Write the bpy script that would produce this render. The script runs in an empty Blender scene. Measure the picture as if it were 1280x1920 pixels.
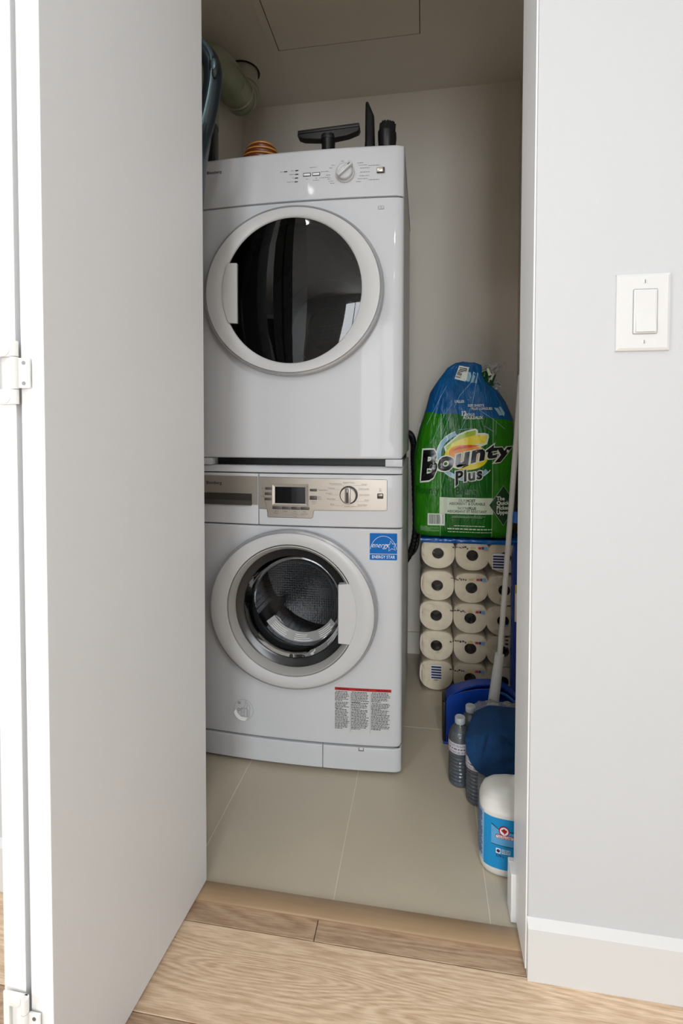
import bpy, bmesh, math, random
from mathutils import Vector, Matrix, noise
random.seed(7)
PI = math.pi
scn = bpy.context.scene
COL = scn.collection

# ------------------------------------------------------------------ camera
cam_d = bpy.data.cameras.new('camera'); cam = bpy.data.objects.new('camera', cam_d); COL.objects.link(cam)
phi, pit, rol = math.radians(9.26), math.radians(1.65), math.radians(0.1)
f = Vector((-math.sin(phi)*math.cos(pit), math.cos(phi)*math.cos(pit), -math.sin(pit)))
r = Vector((math.cos(phi), math.sin(phi), 0)); u = r.cross(f)
r, u = r*math.cos(rol)+u*math.sin(rol), u*math.cos(rol)-r*math.sin(rol)
cam.matrix_world = Matrix(((r.x, u.x, -f.x, .05626), (r.y, u.y, -f.y, -1.38427), (r.z, u.z, -f.z, .95575), (0, 0, 0, 1)))
cam_d.sensor_fit = 'AUTO'; cam_d.sensor_width = 36; cam_d.lens = 948*36/1920
cam_d.shift_y = -124/1920; cam_d.clip_start = .02
scn.camera = cam

# ------------------------------------------------------------------ world, lights, exposure
w = bpy.data.worlds.new('world'); scn.world = w; w.use_nodes = True
w.node_tree.nodes['Background'].inputs[0].default_value = (.80, .90, 1.0, 1)
w.node_tree.nodes['Background'].inputs[1].default_value = 1.0
scn.view_settings.view_transform = 'Standard'; scn.view_settings.look = 'None'
scn.view_settings.exposure = 0.0; scn.view_settings.gamma = 1.0; scn.view_settings.use_curve_mapping = False

def area(name, loc, aim, size, power, color, shape='DISK', size_y=None):
    l = bpy.data.lights.new(name, 'AREA'); l.shape = shape; l.size = size
    if size_y: l.size_y = size_y
    l.energy = power; l.color = color
    o = bpy.data.objects.new(name, l); COL.objects.link(o); o.location = loc
    o.rotation_euler = (Vector(aim)-Vector(loc)).to_track_quat('-Z', 'Y').to_euler()
    return o
LAMPS = [(.42, -2.30, 10), (-.56, -1.24, 4), (.55, -3.2, 6)]
for x, y, p in LAMPS:
    area('ceiling_lamp_light', (x, y, 2.355), (x, y, 0), .16, p, (1, .985, .965))
area('window_daylight', (.25, -4.42, 1.25), (.2, -1.6, 1.25), .8, 66, (.92, .965, 1), 'RECTANGLE', 1.9)
area('side_window_daylight', (-2.42, -2.5, 1.25), (0, -.8, 1.1), 1.4, 34, (.91, .96, 1), 'RECTANGLE', 1.7)

# ------------------------------------------------------------------ materials
def s2l(c):
    c = c/255
    return c/12.92 if c <= .04045 else ((c+.055)/1.055)**2.4
def rgb(t): return (s2l(t[0]), s2l(t[1]), s2l(t[2]), 1)
MATS = {}
def mat(name, col, rough=.5, metal=0, bump=0, bscale=200, var=0, vscale=6, coat=0, spec=.5, emit=0, trans=0, stretch=None, detail=3):
    m = bpy.data.materials.new(name); m.use_nodes = True; nt = m.node_tree; N = nt.nodes; L = nt.links
    b = N['Principled BSDF']
    b.inputs['Base Color'].default_value = rgb(col); b.inputs['Roughness'].default_value = rough
    b.inputs['Metallic'].default_value = metal; b.inputs['Specular IOR Level'].default_value = spec
    b.inputs['Coat Weight'].default_value = coat; b.inputs['Coat Roughness'].default_value = .05
    b.inputs['Transmission Weight'].default_value = trans
    if emit:
        b.inputs['Emission Color'].default_value = rgb(col); b.inputs['Emission Strength'].default_value = emit
    tc = N.new('ShaderNodeTexCoord'); vec = tc.outputs['Object']
    if stretch:
        mp = N.new('ShaderNodeMapping'); mp.inputs['Scale'].default_value = stretch
        L.new(vec, mp.inputs[0]); vec = mp.outputs[0]
    if var:
        n = N.new('ShaderNodeTexNoise'); n.inputs['Scale'].default_value = vscale; n.inputs['Detail'].default_value = detail
        L.new(vec, n.inputs['Vector'])
        mx = N.new('ShaderNodeMix'); mx.data_type = 'RGBA'; c = rgb(col)
        mx.inputs[6].default_value = tuple(v*(1-var) for v in c[:3])+(1,); mx.inputs[7].default_value = tuple(min(1, v*(1+var)) for v in c[:3])+(1,)
        L.new(n.outputs[0], mx.inputs[0]); L.new(mx.outputs[2], b.inputs['Base Color'])
    if bump:
        n = N.new('ShaderNodeTexNoise'); n.inputs['Scale'].default_value = bscale; n.inputs['Detail'].default_value = 2
        L.new(vec, n.inputs['Vector'])
        bp = N.new('ShaderNodeBump'); bp.inputs['Strength'].default_value = bump; bp.inputs['Distance'].default_value = .002
        L.new(n.outputs[0], bp.inputs['Height']); L.new(bp.outputs[0], b.inputs['Normal'])
    MATS[name] = m
    return m
def clear(name, tint, rough=.03, ior=1.45, bump=0, bscale=30, gl=(1, 1, 1), mixmin=0.0, body=0):
    """thin clear film or pane: transparent seen straight on, glossy at glancing angles"""
    m = bpy.data.materials.new(name); m.use_nodes = True; nt = m.node_tree; N = nt.nodes; L = nt.links
    N.remove(N['Principled BSDF']); out = N['Material Output']
    t = N.new('ShaderNodeBsdfTransparent'); t.inputs[0].default_value = rgb(tint)
    g = N.new('ShaderNodeBsdfGlossy'); g.inputs['Roughness'].default_value = rough; g.inputs[0].default_value = gl+(1,)
    fr = N.new('ShaderNodeFresnel'); fr.inputs[0].default_value = ior
    mx = N.new('ShaderNodeMixShader')
    ad = N.new('ShaderNodeMath'); ad.operation = 'ADD'; ad.use_clamp = True; ad.inputs[1].default_value = mixmin
    L.new(fr.outputs[0], ad.inputs[0]); L.new(ad.outputs[0], mx.inputs[0])
    if body:
        df = N.new('ShaderNodeBsdfDiffuse'); df.inputs[0].default_value = (.8, .84, .88, 1); m2 = N.new('ShaderNodeMixShader'); m2.inputs[0].default_value = body
        L.new(t.outputs[0], m2.inputs[1]); L.new(df.outputs[0], m2.inputs[2]); L.new(m2.outputs[0], mx.inputs[1])
    else: L.new(t.outputs[0], mx.inputs[1])
    L.new(g.outputs[0], mx.inputs[2]); L.new(mx.outputs[0], out.inputs[0])
    if bump:
        tc = N.new('ShaderNodeTexCoord'); n = N.new('ShaderNodeTexNoise'); n.inputs['Scale'].default_value = bscale
        n.inputs['Detail'].default_value = 4; n.inputs['Distortion'].default_value = 1.5
        bp = N.new('ShaderNodeBump'); bp.inputs['Strength'].default_value = bump; bp.inputs['Distance'].default_value = .01
        L.new(tc.outputs['Object'], n.inputs['Vector']); L.new(n.outputs[0], bp.inputs['Height'])
        L.new(bp.outputs[0], g.inputs['Normal']); L.new(bp.outputs[0], fr.inputs['Normal'])
    MATS[name] = m
    return m

mat('baseboard_white', (214, 214, 213), .4)
mat('switch_white', (218, 218, 217), .35)
mat('pane_dark', (34, 34, 36), .22)
mat('hall_paint', (199, 201, 203), .55, bump=.05, bscale=260)
mat('closet_paint', (224, 217, 206), .7, bump=.05, bscale=260)  # same white as the hall walls, lightened to lift the dim closet
mat('closet_ceiling', (222, 216, 205), .8, bump=.05, bscale=260)
mat('hall_ceiling', (235, 235, 232), .8)
mat('trim_white', (238, 238, 237), .35)
mat('door_white', (228, 229, 230), .38, bump=.06, bscale=420)
mat('door_edge_lit', (244, 244, 243), .35)  # the door's white, brightened for the edges that face the light
mat('hinge_white', (238, 238, 236), .35, bump=.1, bscale=300)
mat('screw_grey', (120, 120, 118), .35, metal=.6)
mat('grout', (222, 212, 194), .8)
mat('tile', (200, 189, 169), .42, var=.035, vscale=14, bump=.08, bscale=500)
mat('appliance_white', (207, 209, 213), .5, coat=.16, spec=.3, bump=.012, bscale=60)
mat('appliance_side', (205, 207, 210), .35)
mat('ring_white', (203, 204, 205), .4, coat=.12)
mat('ring_grey', (176, 175, 172), .4)
mat('rim_grey', (178, 180, 184), .18, metal=.35)
mat('seam_dark', (52, 54, 56), .5)
mat('black', (14, 14, 14), .45)
mat('rubber_black', (20, 20, 21), .5)
mat('gasket', (52, 52, 53), .45)
mat('interior_dark', (20, 20, 21), .6)
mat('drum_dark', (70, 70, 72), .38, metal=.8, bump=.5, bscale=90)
mat('drum_line', (120, 120, 120), .3, metal=.7)
mat('silver', (176, 168, 158), .36, metal=.55, var=.02, vscale=40)
mat('silver_light', (205, 198, 188), .3, metal=.5)
mat('silver_dark', (66, 64, 62), .35, metal=.3)
mat('lcd', (14, 15, 17), .12)
mat('lcd_grey', (36, 38, 41), .12)
mat('button_grey', (74, 70, 68), .4)
mat('print_black', (24, 24, 26), .5)
mat('print_grey', (104, 104, 106), .6)
mat('print_light', (140, 142, 145), .6)
mat('knob_grey', (196, 198, 200), .22)
mat('star_blue', (0, 104, 186), .5, spec=.2)
mat('white_print', (240, 242, 244), .4)
mat('label_red', (176, 14, 24), .4)
mat('label_red_dark', (110, 8, 14), .5)
mat('label_paper', (205, 207, 208), .4)
mat('label_grey', (150, 150, 150), .4)
mat('threshold_wood', (168, 141, 110), .33, var=.12, vscale=9, stretch=(1.2, 16, 8))
mat('black_plastic', (17, 17, 18), .38)
mat('bristle', (10, 10, 10), .9)
mat('vac_body', (46, 56, 64), .3, metal=.4)
mat('vac_light', (92, 116, 124), .28, metal=.5)
mat('vac_dark', (22, 26, 30), .35)
mat('vac_tube', (140, 145, 150), .25, metal=.8)
mat('duct_green', (150, 158, 128), .38, metal=.15, bump=.5, bscale=40, var=.12, vscale=12)
mat('duct_tape', (162, 168, 142), .35, bump=.2, bscale=60)
mat('duct_collar', (178, 174, 158), .4, metal=.2)
mat('amber', (104, 48, 20), .35)
mat('amber_edge', (196, 140, 70), .35)
mat('roll_paper', (244, 232, 212), .9, bump=.5, bscale=160, var=.05, vscale=60)
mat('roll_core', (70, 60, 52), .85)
mat('pkg_blue', (12, 92, 170), .25, var=.2, vscale=30)
mat('bag_blue', (8, 56, 140), .3, var=.15, vscale=12)
mat('bag_yellow', (206, 178, 96), .4)
mat('pale_green', (222, 234, 210), .4)
mat('dark_green', (4, 66, 30), .3)
mat('ghost_green', (8, 84, 14), .3)
mat('leaf_lime', (166, 196, 4), .3)
mat('leaf_yellow', (250, 228, 0), .3)
mat('leaf_orange', (250, 150, 0), .3)
mat('leaf_red', (222, 76, 10), .3)
mat('sky_print', (160, 204, 228), .3)
mat('outline_print', (240, 246, 236), .4)
mat('logo_black', (10, 10, 12), .22)
mat('purple_print', (70, 44, 66), .5)
mat('navy_print', (44, 52, 96), .5)
mat('red_print', (190, 50, 66), .5)
mat('yellow_print', (222, 196, 120), .5)
mat('skyblue_print', (120, 160, 205), .5)
mat('pan_blue', (10, 62, 160), .35, var=.06, vscale=20)
mat('pan_blue_light', (24, 92, 170), .35)
mat('pole_white', (214, 214, 212), .3)
mat('cap_grey', (178, 184, 188), .35, bump=.1)
mat('cloth_blue', (6, 56, 100), .95, bump=1.0, bscale=300, var=.28, vscale=220)
mat('jug_white', (222, 220, 214), .35)
mat('jug_cyan', (8, 140, 200), .35)
mat('jug_light', (92, 164, 212), .4)
mat('jug_side', (150, 182, 212), .4)
mat('jug_text', (34, 78, 132), .5)
mat('bottle_label', (206, 204, 214), .4)
mat('lamp_glow', (255, 246, 230), .5, emit=6)
clear('glass_tint', (92, 92, 94), .02, 1.45)
clear('glass_clear', (200, 202, 204), .02, 1.3, gl=(.6, .6, .6))
clear('film', (250, 250, 248), .07, 1.28, bump=1.0, bscale=42, mixmin=.02)
clear('water', (92, 134, 168), .06, 1.33, body=.10)
clear('film_crumple', (226, 232, 238), .10, 1.32, bump=1.0, bscale=60, mixmin=.04, body=.22)
clear('bottle_plastic', (214, 230, 240), .05, 1.35, bump=.25, bscale=40, mixmin=.03, body=.08)

def wood(name, base, dark, seed):
    m = bpy.data.materials.new(name); m.use_nodes = True; nt = m.node_tree; N = nt.nodes; L = nt.links; b = N['Principled BSDF']
    b.inputs['Roughness'].default_value = .48
    tc = N.new('ShaderNodeTexCoord'); oi = N.new('ShaderNodeObjectInfo')
    sh = N.new('ShaderNodeVectorMath'); sh.operation = 'MULTIPLY_ADD'
    L.new(oi.outputs['Random'], sh.inputs[0]); sh.inputs[1].default_value = (9, 5, 3); L.new(tc.outputs['Object'], sh.inputs[2])
    mp = N.new('ShaderNodeMapping'); mp.inputs['Scale'].default_value = (1.4, 8, 1); mp.inputs['Location'].default_value = (seed, seed*.37, 0)
    L.new(sh.outputs[0], mp.inputs[0])
    n1 = N.new('ShaderNodeTexNoise'); n1.inputs['Scale'].default_value = 1.0; n1.inputs['Detail'].default_value = 1; n1.inputs['Distortion'].default_value = .5
    L.new(mp.outputs[0], n1.inputs['Vector'])
    ms = N.new('ShaderNodeMath'); ms.operation = 'MULTIPLY'; ms.inputs[1].default_value = 26
    L.new(n1.outputs[0], ms.inputs[0])
    sn = N.new('ShaderNodeMath'); sn.operation = 'SINE'; 
    m2 = N.new('ShaderNodeMath'); m2.operation = 'MULTIPLY'; m2.inputs[1].default_value = 6.28
    L.new(ms.outputs[0], m2.inputs[0]); L.new(m2.outputs[0], sn.inputs[0])
    mp2 = N.new('ShaderNodeMapping'); mp2.inputs['Scale'].default_value = (30, 380, 30); L.new(sh.outputs[0], mp2.inputs[0])
    n2 = N.new('ShaderNodeTexNoise'); n2.inputs['Scale'].default_value = 1; n2.inputs['Detail'].default_value = 3
    L.new(mp2.outputs[0], n2.inputs['Vector'])
    a = N.new('ShaderNodeMath'); a.operation = 'MULTIPLY_ADD'; a.inputs[1].default_value = .13; a.inputs[2].default_value = 0.0
    L.new(sn.outputs[0], a.inputs[0])
    a2 = N.new('ShaderNodeMath'); a2.operation = 'ADD'; L.new(a.outputs[0], a2.inputs[0]); L.new(n2.outputs[0], a2.inputs[1])
    cr = N.new('ShaderNodeValToRGB'); cr.color_ramp.elements[0].position = .22; cr.color_ramp.elements[1].position = .72
    cr.color_ramp.elements[0].color = rgb(dark); cr.color_ramp.elements[1].color = rgb(base)
    L.new(a2.outputs[0], cr.inputs[0]); L.new(cr.outputs[0], b.inputs['Base Color'])
    bp = N.new('ShaderNodeBump'); bp.inputs['Strength'].default_value = .12; bp.inputs['Distance'].default_value = .002
    L.new(a2.outputs[0], bp.inputs['Height']); L.new(bp.outputs[0], b.inputs['Normal'])
    MATS[name] = m
wood('plank_light', (238, 212, 182), (200, 168, 136), 3.1)
wood('plank_dark', (200, 172, 144), (160, 130, 104), 8.3)

def drum_metal():
    m = mat('drum_metal', (184, 184, 186), .24, metal=.95); N = m.node_tree.nodes; L = m.node_tree.links; b = N['Principled BSDF']
    tc = N.new('ShaderNodeTexCoord'); v = N.new('ShaderNodeTexVoronoi'); v.inputs['Scale'].default_value = 115
    v.inputs['Randomness'].default_value = .25
    L.new(tc.outputs['Object'], v.inputs['Vector'])
    cr = N.new('ShaderNodeValToRGB'); cr.color_ramp.elements[0].position = .18; cr.color_ramp.elements[1].position = .30
    cr.color_ramp.elements[0].color = (.02, .02, .02, 1); cr.color_ramp.elements[1].color = rgb((184, 184, 186))
    L.new(v.outputs['Distance'], cr.inputs[0]); L.new(cr.outputs[0], b.inputs['Base Color'])
    bp = N.new('ShaderNodeBump'); bp.inputs['Strength'].default_value = .35; bp.inputs['Distance'].default_value = .004
    L.new(v.outputs['Distance'], bp.inputs['Height']); L.new(bp.outputs[0], b.inputs['Normal'])
drum_metal()

def towel_material():
    m = mat('towel_pack', (0, 100, 10), .3, spec=.35); N = m.node_tree.nodes; L = m.node_tree.links; b = N['Principled BSDF']
    tc = N.new('ShaderNodeTexCoord'); sp = N.new('ShaderNodeSeparateXYZ'); L.new(tc.outputs['Object'], sp.inputs[0])
    X, Z = sp.outputs[0], sp.outputs[2]        # object space: x from the pack's middle, z from its foot
    def M(op, a, bb=None, c=None):
        n = N.new('ShaderNodeMath'); n.operation = op
        for i, q in enumerate((a, bb, c)):
            if q is None: continue
            if isinstance(q, (int, float)): n.inputs[i].default_value = q
            else: L.new(q, n.inputs[i])
        return n.outputs[0]
    nz = N.new('ShaderNodeTexNoise'); nz.inputs['Scale'].default_value = 14; L.new(tc.outputs['Object'], nz.inputs['Vector'])
    nz2 = N.new('ShaderNodeTexNoise'); nz2.inputs['Scale'].default_value = 26; nz2.inputs['Detail'].default_value = 5; L.new(tc.outputs['Object'], nz2.inputs['Vector'])
    edge = M('ADD', M('MULTIPLY_ADD', X, -.1, .438), M('MULTIPLY', M('SUBTRACT', nz.outputs[0], .5), .02))
    isblue = M('GREATER_THAN', Z, edge)
    side = M('GREATER_THAN', M('ABSOLUTE', M('ADD', X, -.006)), .089)
    line = M('LESS_THAN', M('ABSOLUTE', M('SUBTRACT', M('ABSOLUTE', M('ADD', X, -.006)), .0895)), .0011)
    def mix(fac, a, bb):
        n = N.new('ShaderNodeMix'); n.data_type = 'RGBA'
        if isinstance(fac, float): n.inputs[0].default_value = fac
        else: L.new(fac, n.inputs[0])
        for i, q in ((6, a), (7, bb)):
            if isinstance(q, tuple): n.inputs[i].default_value = q
            else: L.new(q, n.inputs[i])
        return n.outputs[2]
    cgreen = mix(nz2.outputs[0], rgb((0, 84, 8)), rgb((6, 116, 6)))
    sgreen = mix(nz2.outputs[0], rgb((8, 104, 4)), rgb((56, 146, 6)))
    g = mix(side, cgreen, sgreen)
    g = mix(line, g, rgb((150, 190, 130)))
    bl = mix(nz2.outputs[0], rgb((2, 66, 122)), rgb((8, 106, 172)))
    L.new(mix(isblue, g, bl), b.inputs['Base Color'])
    # plastic creases as fine relief
    mp = N.new('ShaderNodeMapping'); mp.inputs['Scale'].default_value = (30, 30, 7); mp.inputs['Rotation'].default_value = (0, .35, 0)
    L.new(tc.outputs['Object'], mp.inputs[0])
    n3 = N.new('ShaderNodeTexNoise'); n3.inputs['Scale'].default_value = 1.3; n3.inputs['Detail'].default_value = 3; n3.inputs['Distortion'].default_value = .8
    L.new(mp.outputs[0], n3.inputs['Vector'])
    rid = M('ABSOLUTE', M('SUBTRACT', n3.outputs[0], .5))
    bp = N.new('ShaderNodeBump'); bp.inputs['Strength'].default_value = .6; bp.inputs['Distance'].default_value = .012
    L.new(rid, bp.inputs['Height']); L.new(bp.outputs[0], b.inputs['Normal'])
towel_material()

# ------------------------------------------------------------------ mesh helpers
ORG = {}
STUFF = {'seam', 'film_print', 'panel_print', 'label_print', 'fine_print', 'bar_print', 'side_print', 'ribbon_print', 'icon_print', 'sticker_print', 'lint_grille', 'crease_glint', 'barcode_bars', 'top_label_bars', 'trim_line', 'top_print', 'banner_print', 'diamond_print', 'lettering', 'manual_symbol', 'ghost_lettering', 'bristles', 'flap_latch', 'logo_word', 'logo_outline', 'volume_print', 'label_stripe', 'label_icon', 'gap_shade'}
def finish(me, smooth):
    if smooth:
        for p in me.polygons: p.use_smooth = True
        me.set_sharp_from_angle(angle=math.radians(smooth))
def obj(name, bm, m, parent=None, smooth=35, label=None, kind=None, bevel=0):
    """one mesh object; bm is in world metres and is moved to the parent's origin"""
    if parent is not None: bmesh.ops.translate(bm, verts=bm.verts, vec=-ORG[parent.name])
    bmesh.ops.recalc_face_normals(bm, faces=bm.faces) if kind != 'raw' else None
    me = bpy.data.meshes.new(name); bm.to_mesh(me); bm.free()
    for q in (m if isinstance(m, (list, tuple)) else [m]): me.materials.append(MATS[q])
    finish(me, smooth)
    o = bpy.data.objects.new(name, me); COL.objects.link(o)
    if parent is not None and name in STUFF: o['kind'] = 'stuff'
    if parent is not None:
        o.parent = parent; ORG[o.name] = ORG[parent.name]
    else: ORG[o.name] = Vector((0, 0, 0))
    if label: o['label'] = label
    if kind and kind != 'raw': o['kind'] = kind
    if bevel:
        b = o.modifiers.new('bevel', 'BEVEL'); b.width = bevel; b.segments = 2; b.limit_method = 'ANGLE'
    return o
def thing(name, loc, label=None, cat=None, group=None, kind=None):
    o = bpy.data.objects.new(name, None); COL.objects.link(o); o.location = loc; o.empty_display_size = .05
    ORG[o.name] = Vector(loc)
    if label: o['label'] = label
    if cat: o['category'] = cat
    if group: o['group'] = group
    if kind: o['kind'] = kind
    return o
def tag(o, label, cat, group=None):
    o['label'] = label; o['category'] = cat
    if group: o['group'] = group
    return o
def B(): return bmesh.new()
def box(bm, x0, x1, y0, y1, z0, z1, skip=()):
    v = [bm.verts.new(p) for p in [(x0,y0,z0),(x1,y0,z0),(x1,y1,z0),(x0,y1,z0),(x0,y0,z1),(x1,y0,z1),(x1,y1,z1),(x0,y1,z1)]]
    F = {'bottom': (3,2,1,0), 'top': (4,5,6,7), 'front': (0,1,5,4), 'right': (1,2,6,5), 'back': (2,3,7,6), 'left': (3,0,4,7)}
    for k, q in F.items():
        if k not in skip: bm.faces.new([v[i] for i in q])
    return v
def rbox(x0, x1, y0, y1, z0, z1, b=.003, seg=2):
    bm = B(); box(bm, x0, x1, y0, y1, z0, z1)
    bmesh.ops.bevel(bm, geom=list(bm.edges), offset=b, segments=seg, profile=.5, affect='EDGES')
    return bm
def tube(bm, pts, rad, n=12, caps=True, flat=1.0, flatdir=None):
    pts = [Vector(p) for p in pts]; rs = rad if isinstance(rad, (list, tuple)) else [rad]*len(pts)
    loops = []; prev = None
    for i, p in enumerate(pts):
        t = (pts[min(i+1, len(pts)-1)]-pts[max(i-1, 0)]).normalized()
        if prev is None:
            a = flatdir if flatdir else (Vector((0, 0, 1)) if abs(t.z) < .9 else Vector((1, 0, 0)))
            a = Vector(a); a = (a-t*a.dot(t)).normalized()
        else: a = (prev-t*prev.dot(t)).normalized()
        prev = a; b = t.cross(a)
        loops.append([bm.verts.new(p+a*math.cos(2*PI*k/n)*rs[i]*flat+b*math.sin(2*PI*k/n)*rs[i]) for k in range(n)])
    for A, Bq in zip(loops, loops[1:]):
        for k in range(n): bm.faces.new((A[k], A[(k+1) % n], Bq[(k+1) % n], Bq[k]))
    if caps:
        bm.faces.new(loops[0][::-1]); bm.faces.new(loops[-1])
def spline(pts, n=6):
    P = [Vector(p) for p in pts]; out = []
    for i in range(len(P)-1):
        a, b, c, d = P[max(i-1, 0)], P[i], P[i+1], P[min(i+2, len(P)-1)]
        for k in range(n):
            t = k/n
            out.append(.5*((2*b)+(c-a)*t+(2*a-5*b+4*c-d)*t*t+(3*b-a-3*c+d)*t**3))
    out.append(P[-1]); return out
def lathe(bm, prof, c=(0, 0, 0), axis='z', n=32, cap0=False, cap1=False):
    loops = []
    for rr, h in prof:
        lp = []
        for k in range(n):
            a = 2*PI*k/n; ca, sa = math.cos(a)*rr, math.sin(a)*rr
            p = (c[0]+ca, c[1]+sa, c[2]+h) if axis == 'z' else (c[0]+ca, c[1]+h, c[2]+sa) if axis == 'y' else (c[0]+h, c[1]+ca, c[2]+sa)
            lp.append(bm.verts.new(p))
        loops.append(lp)
    for A, Bq in zip(loops, loops[1:]):
        for k in range(n): bm.faces.new((A[k], A[(k+1) % n], Bq[(k+1) % n], Bq[k]))
    if cap0: bm.faces.new(loops[0][::-1])
    if cap1: bm.faces.new(loops[-1])
def loft(bm, loops, close0=False, close1=False):
    L = [[bm.verts.new(p) for p in lp] for lp in loops]; n = len(L[0])
    for A, Bq in zip(L, L[1:]):
        for k in range(n): bm.faces.new((A[k], A[(k+1) % n], Bq[(k+1) % n], Bq[k]))
    if close0: bm.faces.new(L[0][::-1])
    if close1: bm.faces.new(L[-1])
def ell(cx, cz, a, b, y, n=72): return [(cx+a*math.cos(2*PI*k/n), y, cz+b*math.sin(2*PI*k/n)) for k in range(n)]
def poly(bm, pts, y=0):
    bm.faces.new([bm.verts.new((p[0], y, p[1])) for p in pts])
def stroke(bm, pts, wd, y=0, closed=False):
    P = [Vector((p[0], p[1])) for p in pts]; n = len(P); ring = []
    for i in range(n):
        a = P[(i-1) % n] if closed or i else P[i]; b = P[(i+1) % n] if closed or i < n-1 else P[i]
        t = (b-a); t = t.normalized() if t.length else Vector((1, 0)); q = Vector((-t.y, t.x))*wd/2
        ring.append((bm.verts.new((P[i].x+q.x, y, P[i].y+q.y)), bm.verts.new((P[i].x-q.x, y, P[i].y-q.y))))
    for i in range(n if closed else n-1):
        a, b = ring[i], ring[(i+1) % n]; bm.faces.new((a[0], a[1], b[1], b[0]))
def arc(cx, cz, a, b, t0, t1, n=24): return [(cx+a*math.cos(math.radians(t0+(t1-t0)*i/n)), cz+b*math.sin(math.radians(t0+(t1-t0)*i/n))) for i in range(n+1)]
def rect(bm, x0, x1, z0, z1, y=0): poly(bm, [(x0, z0), (x1, z0), (x1, z1), (x0, z1)], y)
def rrect(x0, x1, z0, z1, rd, n=5):
    out = []
    for cx, cz, a in ((x1-rd, z0+rd, -90), (x1-rd, z1-rd, 0), (x0+rd, z1-rd, 90), (x0+rd, z0+rd, 180)):
        out += arc(cx, cz, rd, rd, a, a+90, n)
    return out
def text(bm, s, x, z, size, align='CENTER', offset=0, shear=0, sx=1.0, warp=None, rot=0, space=1.0):
    cu = bpy.data.curves.new('t', 'FONT'); cu.body = s; cu.size = 1; cu.align_x = align; cu.offset = offset; cu.shear = shear; cu.resolution_u = 3; cu.space_character = space
    o = bpy.data.objects.new('t', cu); COL.objects.link(o)
    dg = bpy.context.evaluated_depsgraph_get(); dg.update()
    me = bpy.data.meshes.new_from_object(o.evaluated_get(dg)); n0 = len(bm.verts)
    bpy.data.objects.remove(o); bpy.data.curves.remove(cu)
    t = bmesh.new(); t.from_mesh(me); bpy.data.meshes.remove(me)
    ca, sa = math.cos(rot), math.sin(rot)
    if warp:
        xs = [v.co.x for v in t.verts]; lo, hi = min(xs), max(xs)
        for v in t.verts:
            q = warp((v.co.x-lo)/(hi-lo), v.co.y); v.co = (q[0], 0, q[1])
    else:
        for v in t.verts:
            a, b = v.co.x*size*sx, v.co.y*size; v.co = (x+a*ca-b*sa, 0, z+a*sa+b*ca)
    m2 = bpy.data.meshes.new('x'); t.to_mesh(m2); t.free(); bm.from_mesh(m2); bpy.data.meshes.remove(m2)
def cut(bm, sx, sz):
    bmesh.ops.triangulate(bm, faces=[q for q in bm.faces if len(q.verts) > 4])
    for ax, st in ((0, sx), (2, sz)):
        if not st or not bm.verts: continue
        lo = min(v.co[ax] for v in bm.verts); hi = max(v.co[ax] for v in bm.verts); k = math.ceil(lo/st)
        while k*st < hi:
            co = Vector((0, 0, 0)); co[ax] = k*st; no = Vector((0, 0, 0)); no[ax] = 1
            bmesh.ops.bisect_plane(bm, geom=list(bm.verts)+list(bm.edges)+list(bm.faces), plane_co=co, plane_no=no); k += 1
def drape(bm, fn, off):
    for v in bm.verts: v.co.y = fn(v.co.x, v.co.z)-off
def dashes(bm, x0, x1, z, h, fill=.8, seed=0, y=0):
    """a line of print too small to read, as short flat marks"""
    rd = random.Random(seed); x = x0
    while x < x1-h*.5:
        wd = min(h*rd.uniform(1.2, 4.2), x1-x); rect(bm, x, x+wd, z, z+h, y); x += wd+h*rd.uniform(.5, .9)

# ------------------------------------------------------------------ the setting
def struct(name, bm, m, **k):
    o = obj(name, bm, m, kind='structure', **k); return o
HY = -.478; CY = -.36; H = 2.38
# closet shell
bm = B(); box(bm, -.85, .53, .798, .88, 0, H); struct('wall_back', bm, 'closet_paint')
bm = B(); box(bm, .433, .53, CY, .798, 0, H); struct('wall_right', bm, 'closet_paint')
bm = B(); box(bm, -.85, -.745, CY, .798, 0, H); struct('wall_left', bm, 'closet_paint')
# wall between hall and closet with the door opening
bm = B(); box(bm, .24, 1.7, HY, CY, 0, H); box(bm, -2.3, -.52, HY, CY, 0, H); box(bm, -.52, .24, HY, CY, 2.06, H)
struct('wall_front', bm, 'hall_paint', bevel=.003)
bm = B(); box(bm, .2375, .2403, HY-.0012, CY, .01, 2.06); struct('reveal_lightener', bm, 'trim_white', bevel=.0006)  # whiter board added over the wall return to brighten it
bm = B(); box(bm, -.745, .433, CY+.0, .798, H, H+.1); struct('ceiling', bm, 'closet_ceiling')
bm = B(); box(bm, -2.3, 1.7, -4.3, CY, H, H+.1); struct('ceiling_hall', bm, 'hall_ceiling')
bm = B(); box(bm, 1.6, 1.7, -4.3, HY, 0, H); struct('wall_hall_right', bm, 'hall_paint')
bm = B(); box(bm, -2.3, -.15, -4.4, -4.3, 0, H); box(bm, .65, 1.7, -4.4, -4.3, 0, H); box(bm, -.15, .65, -4.4, -4.3, 0, .3); box(bm, -.15, .65, -4.4, -4.3, 2.2, H)
struct('wall_hall_rear', bm, 'hall_paint')
bm = B(); box(bm, -2.3, -2.2, -4.3, -3.2, 0, H); box(bm, -2.3, -2.2, -1.8, HY, 0, H); box(bm, -2.3, -2.2, -3.2, -1.8, 0, .4); box(bm, -2.3, -2.2, -3.2, -1.8, 2.1, H); struct('wall_hall_left', bm, 'hall_paint')
wn = thing('window_2', (-2.25, -2.5, 1.2), kind='structure')
bm = B()
for y in (-3.2, -2.52, -1.84): box(bm, -2.28, -2.24, y, y+.04, .4, 2.1)
for z in (.4, 2.07): box(bm, -2.28, -2.24, -3.2, -1.8, z, z+.03)
obj('window_frame', bm, 'trim_white', wn)
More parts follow.
